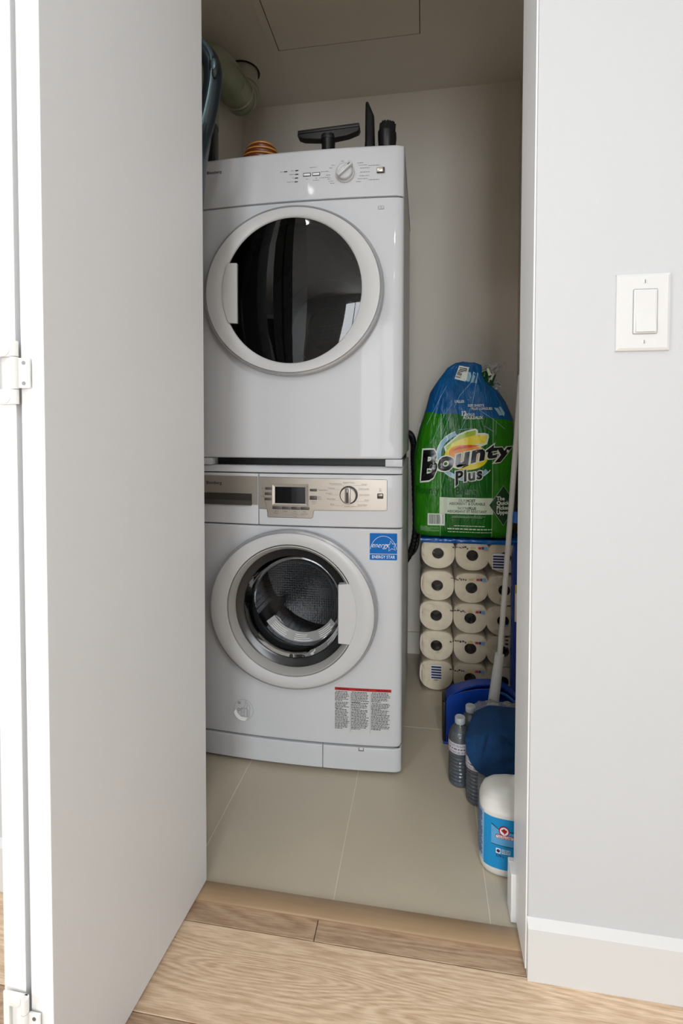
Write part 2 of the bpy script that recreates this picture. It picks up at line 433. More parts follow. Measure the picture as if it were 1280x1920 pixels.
wn = thing('window_1', (.25, -4.35, 1.2), kind='structure')
bm = B()
for x in (-.15, .235, .62): box(bm, x, x+.03, -4.37, -4.33, .3, 2.2)
for z in (.3, 2.17): box(bm, -.15, .65, -4.37, -4.33, z, z+.03)
obj('window_frame', bm, 'trim_white', wn)
d2 = thing('door_2', (-1.5, -4.28, 0), kind='structure')
bm = B(); box(bm, -1.88, -1.14, -4.3, -4.26, .01, 2.05); obj('panel', bm, 'vac_dark', d2)
bm = B(); box(bm, -1.96, -1.88, -4.3, -4.25, 0, 2.13); box(bm, -1.14, -1.06, -4.3, -4.25, 0, 2.13); box(bm, -1.88, -1.14, -4.3, -4.25, 2.05, 2.13); obj('door_frame', bm, 'trim_white', d2)

# baseboards
def baseboard(name, x0, x1, yb, side=-1):
    """board lying against plane y=yb, sticking out in the direction side"""
    bm = B(); t = .012*side; pr = [(yb, 0), (yb+t, 0), (yb+t, .093), (yb+t*.15, .106), (yb, .106)]
    loft(bm, [[(x, a, b) for a, b in pr] for x in (x0, x1)], True, True); return struct(name, bm, 'baseboard_white', smooth=0)
baseboard('baseboard_front', .24, 1.6, HY)
baseboard('baseboard_front_left', -2.2, -.525, HY)
bm = B(); box(bm, -.745, .433, .786, .798, 0, .093); struct('baseboard_back', bm, 'closet_paint', bevel=.001)
bm = B(); box(bm, .421, .433, CY, .786, 0, .093); struct('baseboard_right', bm, 'trim_white', bevel=.001)
bm = B(); box(bm, .2285, .4205, -.3585, -.346, 0.002, .098)
box(bm, .2285, .2395, -.388, -.3585, 0.002, .098); struct('baseboard_return', bm, 'trim_white', bevel=.0012)

# floor: planks in the hall, tiles in the closet
fl = thing('floor', (0, -.4, 0), kind='structure')
bm = B(); box(bm, -2.3, 1.7, -4.3, -.41, -.03, -.006); obj('subfloor', bm, 'black', fl)
bm = B(); box(bm, -.745, .433, -.41, .798, -.03, -.0007); obj('grout_bed', bm, 'grout', fl)
def plank(x0, x1, y0, y1, m):
    bm = B(); g = .0007; box(bm, x0+g, x1-g, y0+g, y1-g, -.02, 0)
    ed = [e for e in bm.edges if all(v.co.z > -.01 for v in e.verts)]
    bmesh.ops.bevel(bm, geom=ed, offset=.0007, segments=1, affect='EDGES')
    obj('plank', bm, m, fl, smooth=0)
plank(-2.2, -.142, -.4835, -.4405, 'plank_dark'); plank(-.142, 1.6, -.4835, -.4405, 'plank_dark')
plank(-2.2, -.35-1.2, -.6435, -.4835, 'plank_light'); plank(-1.55, .9, -.6435, -.4835, 'plank_light'); plank(.9, 1.6, -.6435, -.4835, 'plank_light')
y = -.6435; k = 0
while y > -4.2:
    k += 1; y1 = y-.16; s = [(-2.2, -.9, .55, 1.6), (-2.2, .1, 1.6), (-2.2, -1.3, .8, 1.6)][k % 3]
    for a, b in zip(s, s[1:]): plank(a, b, y1, y, ['plank_dark', 'plank_light', 'plank_light'][(k+2) % 3])
    y = y1
def tile(x0, x1, y0, y1):
    bm = B(); g = .0011; box(bm, x0+g, x1-g, y0+g, y1-g, -.02, 0)
    ed = [e for e in bm.edges if all(v.co.z > -.01 for v in e.verts)]
    bmesh.ops.bevel(bm, geom=ed, offset=.0008, segments=1, affect='EDGES')
    obj('tile', bm, 'tile', fl, smooth=0)
for a, b in ((-.745, -.432), (-.432, -.120), (-.120, .190), (.190, .433)):
    for c, d in ((-.402, .240), (.240, .798)): tile(a, b, c, d)
# wooden threshold strip
bm = B(); pr = [(-.4425, 0.0), (-.4435, .004), (-.4400, .0065), (-.425, .0085), (-.405, .0075), (-.3985, .003), (-.398, 0)]
loft(bm, [[(x, a, b) for a, b in pr] for x in (-.52, .2395)], True, True); struct('trim_1', bm, 'threshold_wood')

# ceiling hatch
ht = thing('ceiling_hatch', (-.23, .22, H), 'square flush access hatch in the closet ceiling', 'hatch')
X0, X1, Y1, Y0 = -.4875, .032, .485, -.035
bm = B(); t = .03
for a in ((X0-t, X1+t, Y1+.002, Y1+t), (X0-t, X1+t, Y0-t, Y0-.002), (X0-t, X0-.002, Y0-.002, Y1+.002), (X1+.002, X1+t, Y0-.002, Y1+.002)):
    box(bm, a[0], a[1], a[2], a[3], H-.0034, H-.0002)
obj('frame', bm, 'closet_ceiling', ht, smooth=0)
bm = B(); box(bm, X0+.001, X1-.001, Y0+.001, Y1-.001, H-.0022, H-.0009); obj('panel', bm, 'closet_ceiling', ht, smooth=0)
bm = B(); box(bm, X0-.003, X1+.003, Y0-.003, Y1+.003, H-.0008, H-.0001); obj('gap_shade', bm, 'black', ht, smooth=0)  # black sheet standing in for the shade inside the hatch gap

# hall ceiling lamps (behind the camera)
for i, (x, y, p) in enumerate(LAMPS):
    t = thing('ceiling_lamp', (x, y, H), ['round flush ceiling lamp nearest the closet door', 'round flush ceiling lamp on the window side', 'round flush ceiling lamp at the rear of the hall'][i], 'ceiling lamp')
    bm = B(); lathe(bm, [(.11, 0), (.112, -.008), (.095, -.014), (.09, -.008)], (x, y, H), n=32); obj('lamp_ring', bm, 'trim_white', t)
    bm = B(); lathe(bm, [(.09, -.007), (.089, -.007)], (x, y, H), n=32, cap1=True); obj('diffuser', bm, 'lamp_glow', t)

# ------------------------------------------------------------------ bifold door
dA = Vector((-.067, -.9978, 0)); nA = Vector((.9978, -.067, 0))
def pan(bm, p0, dr, no, ln, th, z0, z1):
    a = Vector((p0[0], p0[1], 0)); c = [a, a+dr*ln, a+dr*ln-no*th, a-no*th]
    v = [bm.verts.new((q.x, q.y, z)) for z in (z0, z1) for q in c]
    fs = [bm.faces.new([v[i] for i in q]) for q in ((0,1,2,3),(7,6,5,4),(0,4,5,1),(1,5,6,2),(2,6,7,3),(3,7,4,0))]
    bmesh.ops.recalc_face_normals(bm, faces=fs); return fs
dr1 = thing('door_1', (-.45, -.6, 0), kind='structure')
P0 = (-.3889, -.4055)
for i in range(2):
    bm = B(); p = P0 if i == 0 else (P0[0]-.0415, P0[1]+.003)
    fs = pan(bm, p, dA if i == 0 else Vector((-.0705, -.9975, 0)), nA, .4095, .0345, .012, 2.045); bm.normal_update()
    for q in fs:
        if q.normal.y < -.9: q.material_index = 1
    obj('door_panel', bm, ['door_white', 'door_edge_lit'], dr1, smooth=0, bevel=.0008)
for zc in (1.03, .176):
    ye = -.8145
    hg = B(); xA = -.4497
    # outer leaf on the far panel: an open frame with two arms
    x0, x1 = -.4885, -.4525
    for a in ((x0, x1, zc+.020, zc+.0385), (x0, x1, zc-.0405, zc-.0215), (x0, x0+.0085, zc-.022, zc+.021)): box(hg, a[0], a[1], ye-.0022, ye+.0005, a[2], a[3])
    h = obj('hinge', hg, 'hinge_white', dr1, bevel=.0005)
    bm = B(); box(bm, -.4495, -.4335, ye-.0035, ye-.0005, zc-.0205, zc+.0175); obj('inner_leaf', bm, 'hinge_white', h, bevel=.0005)
    bm = B()
    for a, b in ((-.0405, -.0225), (-.0215, .0185), (.0195, .0385)): tube(bm, [(-.4537, ye-.0045, zc+a), (-.4537, ye-.0045, zc+b)], .0048, 14)
    obj('knuckle', bm, 'hinge_white', h)
    for zz in (.0292, -.031):
        bm = B(); lathe(bm, [(.0085, 0), (.0085, -.0012), (.0065, -.0022)], (-.4705, ye-.0022, zc+zz), 'y', 20, cap1=True); obj('rivet', bm, 'hinge_white', h)
    for zz in (.0112, -.0145):
        bm = B(); lathe(bm, [(.0026, 0), (.0026, -.0006)], (-.4415, ye-.0034, zc+zz), 'y', 12, cap1=True); obj('screw', bm, 'screw_grey', h)

# ------------------------------------------------------------------ light switch
sw = thing('light_switch', (.4085, HY, 1.151), 'white rocker light switch in a white cover plate on the right wall', 'light switch')
def frustum(bm, x0, x1, z0, z1, yb, yf_, ins):
    loft(bm, [[(x0, yb, z0), (x1, yb, z0), (x1, yb, z1), (x0, yb, z1)], [(x0+.001, yf_+.002, z0+.001), (x1-.001, yf_+.002, z0+.001), (x1-.001, yf_+.002, z1-.001), (x0+.001, yf_+.002, z1-.001)],
              [(x0+ins, yf_, z0+ins), (x1-ins, yf_, z0+ins), (x1-ins, yf_, z1-ins), (x0+ins, yf_, z1-ins)]], False, True)
bm = B(); frustum(bm, .367, .450, 1.0882, 1.2145, HY, HY-.0065, .005); obj('cover_plate', bm, 'switch_white', sw, smooth=20)
bm = B(); stroke(bm, rrect(.3925, .4292, 1.1155, 1.1885, .002), .0008, HY-.0067, True); obj('plate_gap', bm, 'print_light', sw, smooth=0)
bm = rbox(.3932, .4284, HY-.0085, HY-.006, 1.1163, 1.1877, .0008); obj('switch_frame', bm, 'switch_white', sw)
bm = B(); pr = [(1.1185, HY-.0125), (1.152, HY-.0088), (1.1855, HY-.0100), (1.1855, HY-.007), (1.1185, HY-.007)]
loft(bm, [[(x, b, a) for a, b in pr] for x in (.3957, .4259)], True, True); obj('rocker', bm, 'switch_white', sw, smooth=0, bevel=.0005)
for z in (1.2008, 1.1028):
    bm = B(); lathe(bm, [(.0033, 0), (.0033, -.0008), (.002, -.0012)], (.4098, HY-.0064, z), 'y', 16, cap1=True); s = obj('screw', bm, 'switch_white', sw)
    bm = B(); box(bm, .4093, .4103, HY-.008, HY-.0074, z-.0028, z+.0028); obj('slot', bm, 'screw_grey', s, smooth=0)

# ------------------------------------------------------------------ appliances: shared shapes
XC = -.3
def yf(x, z=0):
    a = min(abs(x-XC), .2999)
    if a < .272: return -.008-.012*(1-(a/.272)**2)
    t = (a-.272)/.028
    return -.008+.016*(1-math.sqrt(max(0, 1-t*t)))
def edged(d, rd=.004): 
    if d >= rd: return 0
    return rd-math.sqrt(max(0, rd*rd-(rd-d)**2))
def slab(bm, x0, x1, z0, z1, th=.02, fn=yf, nx=36, rd=.004, top_rd=None, off=0):
    ex = [0, .0004, .0012, .0025, .004]
    tz = top_rd or rd
    xs = [x0+e for e in ex]+[x0+.004+(x1-x0-.008)*i/nx for i in range(1, nx)]+[x1-e for e in ex[::-1]]
    zs = [z0+e for e in ex]+[z0+.004+(z1-z0-.004-tz)*i/4 for i in range(1, 4)]+[z1-tz*q for q in (1, .75, .5, .3, .14, .04, 0)]
    G = [[bm.verts.new((x, fn(x, z)-off+max(edged(x-x0, rd), edged(x1-x, rd))+edged(z-z0, rd)+edged(z1-z, tz), z)) for x in xs] for z in zs]
    for i in range(len(zs)-1):
        for j in range(len(xs)-1): bm.faces.new((G[i][j], G[i][j+1], G[i+1][j+1], G[i+1][j]))
    bd = G[0][:]+[g[-1] for g in G[1:]]+G[-1][::-1][1:]+[g[0] for g in G[::-1][1:-1]]
    bk = [bm.verts.new((v.co.x, th, v.co.z)) for v in bd]; n = len(bd)
    for k in range(n): bm.faces.new((bd[k], bk[k], bk[(k+1) % n], bd[(k+1) % n]))
def holed(bm, x0, x1, z0, z1, cx, cz, R, rd=.004, cr=.012, th=.02):
    out = []
    for (ax, az, a0) in ((x1-cr, z0+cr, -90), (x1-cr, z1-.002, 0), (x0+.002, z1-.002, 90), (x0+cr, z0+cr, 180)):
        rr = cr if az == z0+cr else .002
        out += arc(ax if rr == cr else (x1-.002 if a0 == 0 else x0+.002), az, rr, rr, a0, a0+90, 6)
    dense = []
    for i, p in enumerate(out):
        q = out[(i+1) % len(out)]; d = math.dist(p, q); k = max(1, int(d/.012))
        dense += [(p[0]+(q[0]-p[0])*j/k, p[1]+(q[1]-p[1])*j/k) for j in range(k)]
    dense = [p for i, p in enumerate(dense) if math.dist(p, dense[i-1]) > 1e-6]
    loops = []
    for s in (0, .0004, .0012, .0025, .004, .008, .014, .022, .03):
        lp = []
        for p in dense:
            v = Vector((cx-p[0], cz-p[1])); L_ = v.length; v /= L_
            # step inwards so that the distance from the edge is about s
            q = Vector(p)+v*s*1.2; lp.append((q.x, yf(q.x)+edged(s, rd), q.y))
        loops.append(lp)
    last = loops[-1]
    for k in range(1, 7):
        lp = []
        for p in last:
            v = Vector((p[0]-cx, p[2]-cz)); L_ = v.length; v /= L_; q = Vector((cx, cz))+v*(L_+(R-L_)*k/6); lp.append((q.x, yf(q.x), q.y))
        loops.append(lp)
    loops.append([(p[0], th, p[2]) for p in loops[-1]])
    loops.insert(0, [(p[0], th, p[2]) for p in loops[0]])
    loft(bm, loops)
    return
def ring(bm, cx, cz, prof, n=96): loft(bm, [ell(cx, cz, a, b, y, n) for a, b, y in prof])

# ------------------------------------------------------------------ washer
WA = thing('washing_machine', (-.3, .28, 0), 'white front-loading washing machine with a silver control panel, under the dryer', 'washing machine')
bm = B(); box(bm, -.598, -.002, .0185, .57, .02, .836, skip=('front',)); obj('cabinet', bm, 'appliance_side', WA, bevel=.003)
bm = B(); holed(bm, -.6, 0, .083, .6885, -.3, .463, .21); obj('front_panel', bm, 'appliance_white', WA, smooth=25)
bm = B(); box(bm, -.594, -.006, .002, .012, .0775, .0845); box(bm, -.594, -.006, .002, .012, .6875, .6935); box(bm, -.594, -.006, .002, .012, .835, .841); box(bm, -.406, -.401, .0, .012, .69, .838); box(bm, -.2205, -.217, -.002, .012, .02, .078)
obj('seam', bm, 'seam_dark', WA, smooth=0)
for a, b in ((-.6, -.2192), (-.2179, 0)):
    bm = B(); slab(bm, a, b, .012, .0775, fn=yf, rd=.003); o = obj('plinth', bm, 'appliance_white', WA, smooth=25)
bm = B()
for a in ((-.1175, -.1160, .0695, .0785), (-.1047, -.1032, .0695, .0785), (-.1175, -.1032, .0688, .0703)): rect(bm, a[0], a[1], a[2], a[3], 0)
drape(bm, yf, .0012); obj('flap_latch', bm, 'print_black', WA, smooth=0)
bm = B(); slab(bm, -.6, -.4045, .692, .8365, rd=.003); DW = obj('detergent_drawer', bm, 'appliance_white', WA, smooth=25)
bm = B(); slab(bm, -.4025, 0, .692, .8365, rd=.003); CP = obj('control_panel', bm, 'appliance_white', WA, smooth=25)
# worktop with a sloping front lip
def ytop(x, z): return yf(x)+max(0, (z-.8395))*.4
bm = B(); slab(bm, -.6, 0, .8395, .8585, th=.03, fn=ytop, rd=.0035, top_rd=.009)
box(bm, -.598, -.002, .02, .57, .838, .858); obj('worktop', bm, 'appliance_white', WA, smooth=25)
for x in (-.56, -.04):
    for y in (.06, .5):
        bm = B(); lathe(bm, [(.018, 0), (.02, .004), (.012, .006), (.012, .022)], (x, y, 0), n=16, cap0=True); obj('foot', bm, 'rubber_black', WA)
# silver fascia
bm = B(); poly(bm, [(-.5725, .747), (-.4052, .7475), (-.4052, .8285), (-.5725, .829)]); cut(bm, .02, 0); drape(bm, yf, .0008); obj('fascia', bm, 'silver', DW, smooth=30)
bm = B(); pl = [(-.4005, .8275), (-.044, .824), (-.042, .822), (-.042, .742), (-.044, .740), (-.2415, .737), (-.2445, .734), (-.2460, .718), (-.249, .7150), (-.374, .7140), (-.3765, .7165), (-.3765, .734), (-.3785, .737), (-.4005, .7375)]
poly(bm, pl[::-1]); cut(bm, .02, 0); drape(bm, yf, .0008); obj('fascia', bm, 'silver', CP, smooth=30)
bm = B(); stroke(bm, [(-.4005, .8275), (-.044, .824), (-.042, .822), (-.042, .742), (-.044, .740), (-.2415, .737), (-.2445, .734), (-.2460, .718), (-.249, .7150), (-.374, .7140), (-.3765, .7165), (-.3765, .734), (-.3785, .737), (-.4005, .7375)], .0009); cut(bm, .02, 0); drape(bm, yf, .0012); obj('fascia_edge', bm, 'button_grey', CP, smooth=0)
# drawer handle recess
bm = B(); loft(bm, [[(-.569, -.0135, .7465), (-.4225, -.021, .7465), (-.4225, -.021, .779), (-.569, -.0135, .779)], [(-.562, -.0125, .751), (-.426, -.0195, .751), (-.426, -.0195, .7775), (-.562, -.0125, .7775)]], False, True)
obj('handle_recess', bm, 'silver_dark', DW, smooth=0)
bm = B(); loft(bm, [[(-.568, -.0155, .7462), (-.423, -.0235, .7462), (-.423, -.0235, .7555), (-.568, -.0155, .7555)], [(-.564, -.0125, .7475), (-.425, -.019, .7475), (-.425, -.019, .760), (-.564, -.0125, .760)]], True, True)
obj('handle_lip', bm, 'button_grey', DW, smooth=0)
bm = B(); text(bm, 'Blomberg', -.5635, .8035, .0125, 'LEFT', .010, sx=1.0); drape(bm, yf, .0014); obj('lettering', bm, 'print_black', DW, smooth=0)
# display
def pbox(x0, x1, z0, z1, dep, b=.0012, base=0.0):
    xm = (x0+x1)/2; y = yf(xm); return rbox(x0, x1, y-dep, y+.002, z0, z1, b)
bm = B(); xm = -.311; y0 = yf(xm)
loft(bm, [[(-.3635, y0-.001, .7475), (-.2585, y0-.001, .7475), (-.2585, y0-.001, .8085), (-.3635, y0-.001, .8085)], [(-.3615, y0-.004, .7495), (-.2605, y0-.004, .7495), (-.2605, y0-.004, .8065), (-.3615, y0-.004, .8065)],
          [(-.3545, y0-.0015, .7545), (-.2675, y0-.0015, .7545), (-.2675, y0-.0015, .8005), (-.3545, y0-.0015, .8005)]])
DS = obj('display_frame', bm, 'silver_light', CP, smooth=0)
bm = B(); rect(bm, -.3545, -.2675, .7545, .8005, y0-.0014); obj('screen', bm, 'lcd', CP, smooth=0)
bm = B(); rect(bm, -.307, -.2675, .7545, .8005, y0-.0017); obj('screen_segment', bm, 'lcd_grey', CP, smooth=0)
for x0, x1, z0, z1 in ((-.3795, -.3605-.0055, .7915, .7985), (-.3805, -.367, .7765, .784), (-.381, -.3675, .7615, .769), (-.2505, -.2365, .7895, .7965), (-.251, -.2365, .766, .777)):
    bm = pbox(x0-.004, x1+.002, z0, z1, .0028); obj('button', bm, 'button_grey', CP)
for k in range(4):
    a = -.3625+k*.0268; bm = pbox(a+.0006, a+.0262, .7375, .7455, .0028, .001); obj('button', bm, 'button_grey', CP)
# print on the control panel
bm = B()
def tx(s, x, z, sz, al='CENTER', **k): text(bm, s, x, z, sz, al, .0, **k)
for a in (('Start', -.351, .7305), ('Rapid', -.351+.027, .7305), ('Anti', -.297, .7305), ('Add', -.270, .7305), ('Wash', -.351, .7245), ('Crease', -.297, .7245), ('Garment', -.270, .7245)): tx(a[0], a[1], a[2], .0052)
stroke(bm, [(-.325, .7225), (-.302, .7225)], .0004); stroke(bm, [(-.293, .7225), (-.270, .7225)], .0004); tx('3 sec.', -.297, .7175, .0045)
tx('Spin', -.3855, .7935, .0052, 'RIGHT'); tx('Delay', -.3855, .7715, .0052, 'RIGHT'); tx('Temperature', -.232, .792, .0052, 'LEFT')
tx('Start', -.233, .773, .0052, 'LEFT'); tx('Pause', -.233, .7675, .0052, 'LEFT'); tx('Cancel', -.243, .7595, .0052); tx('3 sec.', -.243, .7545, .0045)
KX, KZ = -.146, .7815
for i, (s, x, z, al) in enumerate((('Regular Cotton', KX, .8135, 'CENTER'), ('Permanent Press', -.1655, .810, 'RIGHT'), ('Delicates', -.1845, .7975, 'RIGHT'), ('Woolens', -.192, .783, 'RIGHT'), ('Hand Wash', -.183, .768, 'RIGHT'), ('Rinse', -.186, .7535, 'RIGHT'),
                  ('Sanitary', -.095, .8095, 'RIGHT'), ('Dark Laundry', -.0905, .797, 'RIGHT'), ('Jeans Express', -.089, .781, 'RIGHT'), ('Active', -.0905, .766, 'RIGHT'), ('Quick Wash', -.096, .7525, 'RIGHT'), ('Drain & Spin', KX, .748, 'CENTER'))):
    tx(s, x, z, .0050, al)
for p in ([(-.195, .8075), (-.163, .8075), (-.160, .8045)], [(-.199, .7955), (-.173, .7955), (-.171, .794)], [(-.202, .781), (-.176, .781)], [(-.200, .766), (-.175, .766), (-.172, .768)], [(-.196, .7515), (-.163, .7515), (-.160, .7555)],
          [(-.134, .8075), (-.098, .8075)], [(-.125, .795), (-.0925, .795)], [(-.121, .779), (-.0915, .779)], [(-.125, .764), (-.0925, .764)], [(-.136, .7555), (-.132, .750), (-.0985, .750)], [(KX, .752), (KX, .756)]): stroke(bm, p, .0004)
tx('On', -.0605, .797, .0052); tx('Off', -.0605, .7915, .0052)
cut(bm, .03, 0); drape(bm, yf, .0013); obj('panel_print', bm, 'print_grey', CP, smooth=0)
# selector knob
yk = yf(KX); bm = B(); lathe(bm, [(.0245, 0), (.0248, -.006), (.0235, -.0065)], (KX, yk, KZ), 'y', 40, cap1=True); KN = obj('knob', bm, 'black', CP)
bm = B(); lathe(bm, [(.0215, 0), (.0215, -.010), (.020, -.012)], (KX, yk-.006, KZ), 'y', 40, cap1=True); obj('knob_face', bm, 'silver_light', KN)
bm = rbox(KX-.0075, KX+.0075, yk-.028, yk-.015, KZ-.0222, KZ+.0222, .002); obj('knob_grip', bm, 'silver', KN)
bm = rbox(KX-.0045, KX+.0035, yk-.0285, yk-.0275, KZ-.019, KZ+.020, .0003, 1); obj('knob_inlay', bm, 'silver_dark', KN)
bm = B(); rect(bm, KX-.0015, KX+.0005, KZ+.010, KZ+.019, yk-.0288); obj('knob_mark', bm, 'white_print', KN, smooth=0)
bm = pbox(-.0685, -.052, .7725, .7865, .005, .002); obj('button', bm, 'silver_dark', CP)
bm = pbox(-.0665, -.053, .779, .785, .0062, .002); obj('button_top', bm, 'silver', CP)
# door
cx, cz = -.3025, .4625
DO = None
bm = B(); ring(bm, cx, cz, [(.182, .182, -.046), (.1835, .1835, -.0505), (.205, .196, -.0545), (.228, .2115, -.0525), (.231, .2145, -.0505)]); DO = obj('door', bm, 'ring_white', WA, smooth=40)
bm = B(); ring(bm, cx, cz, [(.2316, .2150, -.0498), (.2375, .2205, -.0465), (.2400, .2230, -.038), (.2385, .2215, -.026), (.231, .214, -.012)]); obj('door_rim', bm, 'rim_grey', DO, smooth=40)
bm = B(); ring(bm, cx, cz, [(.1822, .1822, -.0482), (.1805, .1805, -.0482)]); obj('bezel_line', bm, 'seam_dark', DO, smooth=0)
bm = B(); ring(bm, cx, cz, [(.1805, .1805, -.050), (.178, .178, -.0505), (.170, .170, -.038), (.1665, .1665, -.026)]); obj('bezel', bm, 'ring_grey', DO, smooth=40)
# pane: a bowl that bulges into the drum
bm = B(); lathe(bm, [(.1435, -.018), (.142, -.005), (.139, .012), (.133, .034), (.118, .052), (.09, .062), (.05, .067), (.004, .069)], (cx, 0, cz), 'y', 56, cap1=True); obj('door_glass', bm, 'glass_clear', DO)
bm = B(); ring(bm, cx, cz, [(.1672, .1672, -.027), (.162, .162, -.0235), (.150, .150, -.0215), (.145, .145, -.019), (.143, .143, -.012)]); obj('pane_rim', bm, 'pane_dark', DO, smooth=40)
bm = B()
pts = arc(cx, cz, .1835, .1835, -26.5, 27, 16)
pl = [(-.1695, .3815)]+[p for p in pts]+[(-.1695, .5425)]
loft(bm, [[(a, -.0525, b) for a, b in pl], [(a, -.030, b) for a, b in pl]], True, True); obj('door_handle', bm, 'ring_white', DO, smooth=20, bevel=.0015)
# printed care label on the bowl
bm = B(); n = 26
def lab(rr, a): return (cx+.009+rr*math.cos(a), .050+(.128-rr)*.6, cz+.004+rr*math.sin(a))
for i in range(n):
    a0, a1 = math.radians(214+i*112/n), math.radians(214+(i+1)*112/n)
    bm.faces.new([bm.verts.new(lab(q, w_)) for q, w_ in ((.103, a0), (.127, a0), (.127, a1), (.103, a1))])
for v in bm.verts: v.co.y -= .012
obj('care_label', bm, 'label_grey', DO, smooth=0)
bm = B(); rd = random.Random(4)
for sec in range(3):
    for l in range(4):
        rr = .1235-l*.0045; a0 = 214+112*sec/3+8; a1 = 214+112*(sec+1)/3-rd.uniform(3, 12)
        pp = []
        for i in range(9):
            a = math.radians(a0+(a1-a0)*i/8); q = lab(rr, a); pp.append(q)
        for i in range(8):
            p, q = Vector(pp[i]), Vector(pp[i+1]); c = Vector((cx+.009, p.y, cz+.004)); 
            bm.faces.new([bm.verts.new(v) for v in (p, q, q+(c-q).normalized()*.0014, p+(c-p).normalized()*.0014)])
for v in bm.verts: v.co.y -= .0128
obj('label_print', bm, 'white_print', DO, smooth=0)
# drum and gasket
bm = B(); lathe(bm, [(.209, .012), (.176, .002), (.163, .014), (.166, .03), (.158, .05), (.150, .06), (.152, .075), (.165, .085)], (-.3, 0, .463), 'y', 56); obj('gasket', bm, 'gasket', WA)
bm = B(); lathe(bm, [(.152, .080), (.236, .088), (.242, .10), (.242, .42), (.225, .44), (.10, .45), (.01, .43)], (-.3, 0, .463), 'y', 72, cap1=True)
o = obj('drum', bm, 'drum_metal', WA)
for k in range(3):
    a = math.radians(100+120*k); bm = B(); c, s_ = math.cos(a), math.sin(a)
    pr = [(-.026, .243), (-.012, .205), (0, .188), (.012, .205), (.026, .243)]
    loft(bm, [[(-.3+c*rr-s_*t*sc, y, .463+s_*rr+c*t*sc) for t, rr in pr] for y, sc in ((.12, .6), (.16, 1), (.38, 1), (.42, .6))], True, True); obj('drum_paddle', bm, 'drum_dark', o)
# stickers
bm = B(); poly(bm, rrect(-.0885, -.0140, .6038, .6775, .002)); cut(bm, .02, 0); drape(bm, yf, .0006); ST = obj('energy_sticker', bm, 'star_blue', WA, smooth=30)
bm = B()
stroke(bm, [(-.0885, .6205), (-.014, .6205)], .0012)
stroke(bm, arc(-.0512, .6235, .0365, .0465, 12, 168, 20), .0009)
text(bm, 'ENERGY STAR', -.0512, .6085, .0118, 'CENTER', .006, sx=.84); text(bm, 'energy', -.0850, .6385, .0205, 'LEFT', -.008, shear=.45, sx=.85)
st = []
for k in range(10):
    a = math.radians(90+36*k+8); rr = .0155 if k % 2 == 0 else .0068; st.append((-.0295+rr*math.cos(a), .6425+rr*math.sin(a)))
stroke(bm, st, .0012, closed=True)
cut(bm, .02, 0); drape(bm, yf, .0011); obj('sticker_print', bm, 'white_print', ST, smooth=0)
# warning label
bm = B(); poly(bm, [(-.1845, .1175), (-.0275, .1175), (-.0275, .2450), (-.1845, .2450)]); cut(bm, .02, 0); drape(bm, yf, .0004); WL = obj('warning_label', bm, 'label_paper', WA, smooth=30)
bm = B(); rect(bm, -.1840, -.0280, .2370, .2450); cut(bm, .02, 0); drape(bm, yf, .0008); obj('red_bar', bm, 'label_red', WL, smooth=30)
bm = B()
for i, (a, b) in enumerate(((-.176, -.146), (-.126, -.090), (-.070, -.034))): dashes(bm, a, b, .2395, .003, seed=i)
cut(bm, .02, 0); drape(bm, yf, .0011); obj('bar_print', bm, 'label_red_dark', WL, smooth=0)
bm = B(); sd = 10
for (a, b, blocks) in ((-.1835, -.1425, ((.2320, 7), (.2020, 5), (.1820, 14))), (-.1385, -.0880, ((.2325, 8), (.2020, 5), (.1825, 14))), (-.0830, -.0300, ((.2330, 7), (.2030, 5), (.1835, 14)))):
    for z, n_ in blocks:
        for l in range(n_):
            sd += 1; e = b-random.Random(sd).uniform(.001, .010)
            if l == n_-1: e = a+(b-a)*.5
            dashes(bm, a+(.002 if l == 0 else 0), e, z-l*.0041, .0019, seed=sd)
for x in (-.1405, -.0855): stroke(bm, [(x, .2330), (x, .1200)], .0005)
drape(bm, yf, .0008); obj('fine_print', bm, 'print_black', WL, smooth=0)
# round peeled sticker
bm = B(); poly(bm, arc(-.4505, .1555, .0295, .0295, 0, 355, 40)); cut(bm, .02, 0); drape(bm, yf, .0004); RS = obj('round_sticker', bm, 'appliance_white', WA, smooth=30)
bm = B(); q = arc(-.4505, .1555, .0297, .0297, 195, 285, 12); q2 = arc(-.4460, .1595, .0287, .0265, 285, 190, 12)
A = [bm.verts.new((p[0], yf(p[0])-.004, p[1]-.001)) for p in q]; Bq = [bm.verts.new((p[0], yf(p[0])-.0006, p[1])) for p in q2[::-1]]
for i in range(12): bm.faces.new((A[i], A[i+1], Bq[i+1], Bq[i]))
obj('peeled_edge', bm, 'white_print', RS, smooth=30)
bm = B(); stroke(bm, arc(-.4505, .1555, .0295, .0295, 0, 354, 48), .0005, closed=True)
S = lambda pts, wd=.00055: stroke(bm, [(-.4805+a*.00005, .1855-b*.00005) for a, b in pts], wd)
def U(pts, wd=.0006): stroke(bm, [(-.4505+(a-730)*.0000865, .1555-(b-655)*.0000865) for a, b in pts], wd)
U([(770, 395), (790, 360), (830, 360), (850, 395), (830, 430), (795, 430), (770, 395)]); U([(800, 440), (780, 520), (720, 590)]); U([(830, 430), (900, 450), (950, 540), (965, 620), (950, 640), (930, 870)])
U([(860, 480), (860, 560), (830, 600)]); U([(870, 620), (860, 860)]); U([(900, 640), (890, 860)]); U([(650, 605), (840, 605), (860, 640)], .001); U([(650, 605), (640, 830)]); U([(770, 620), (755, 860)]); U([(640, 830), (840, 890), (845, 640)])
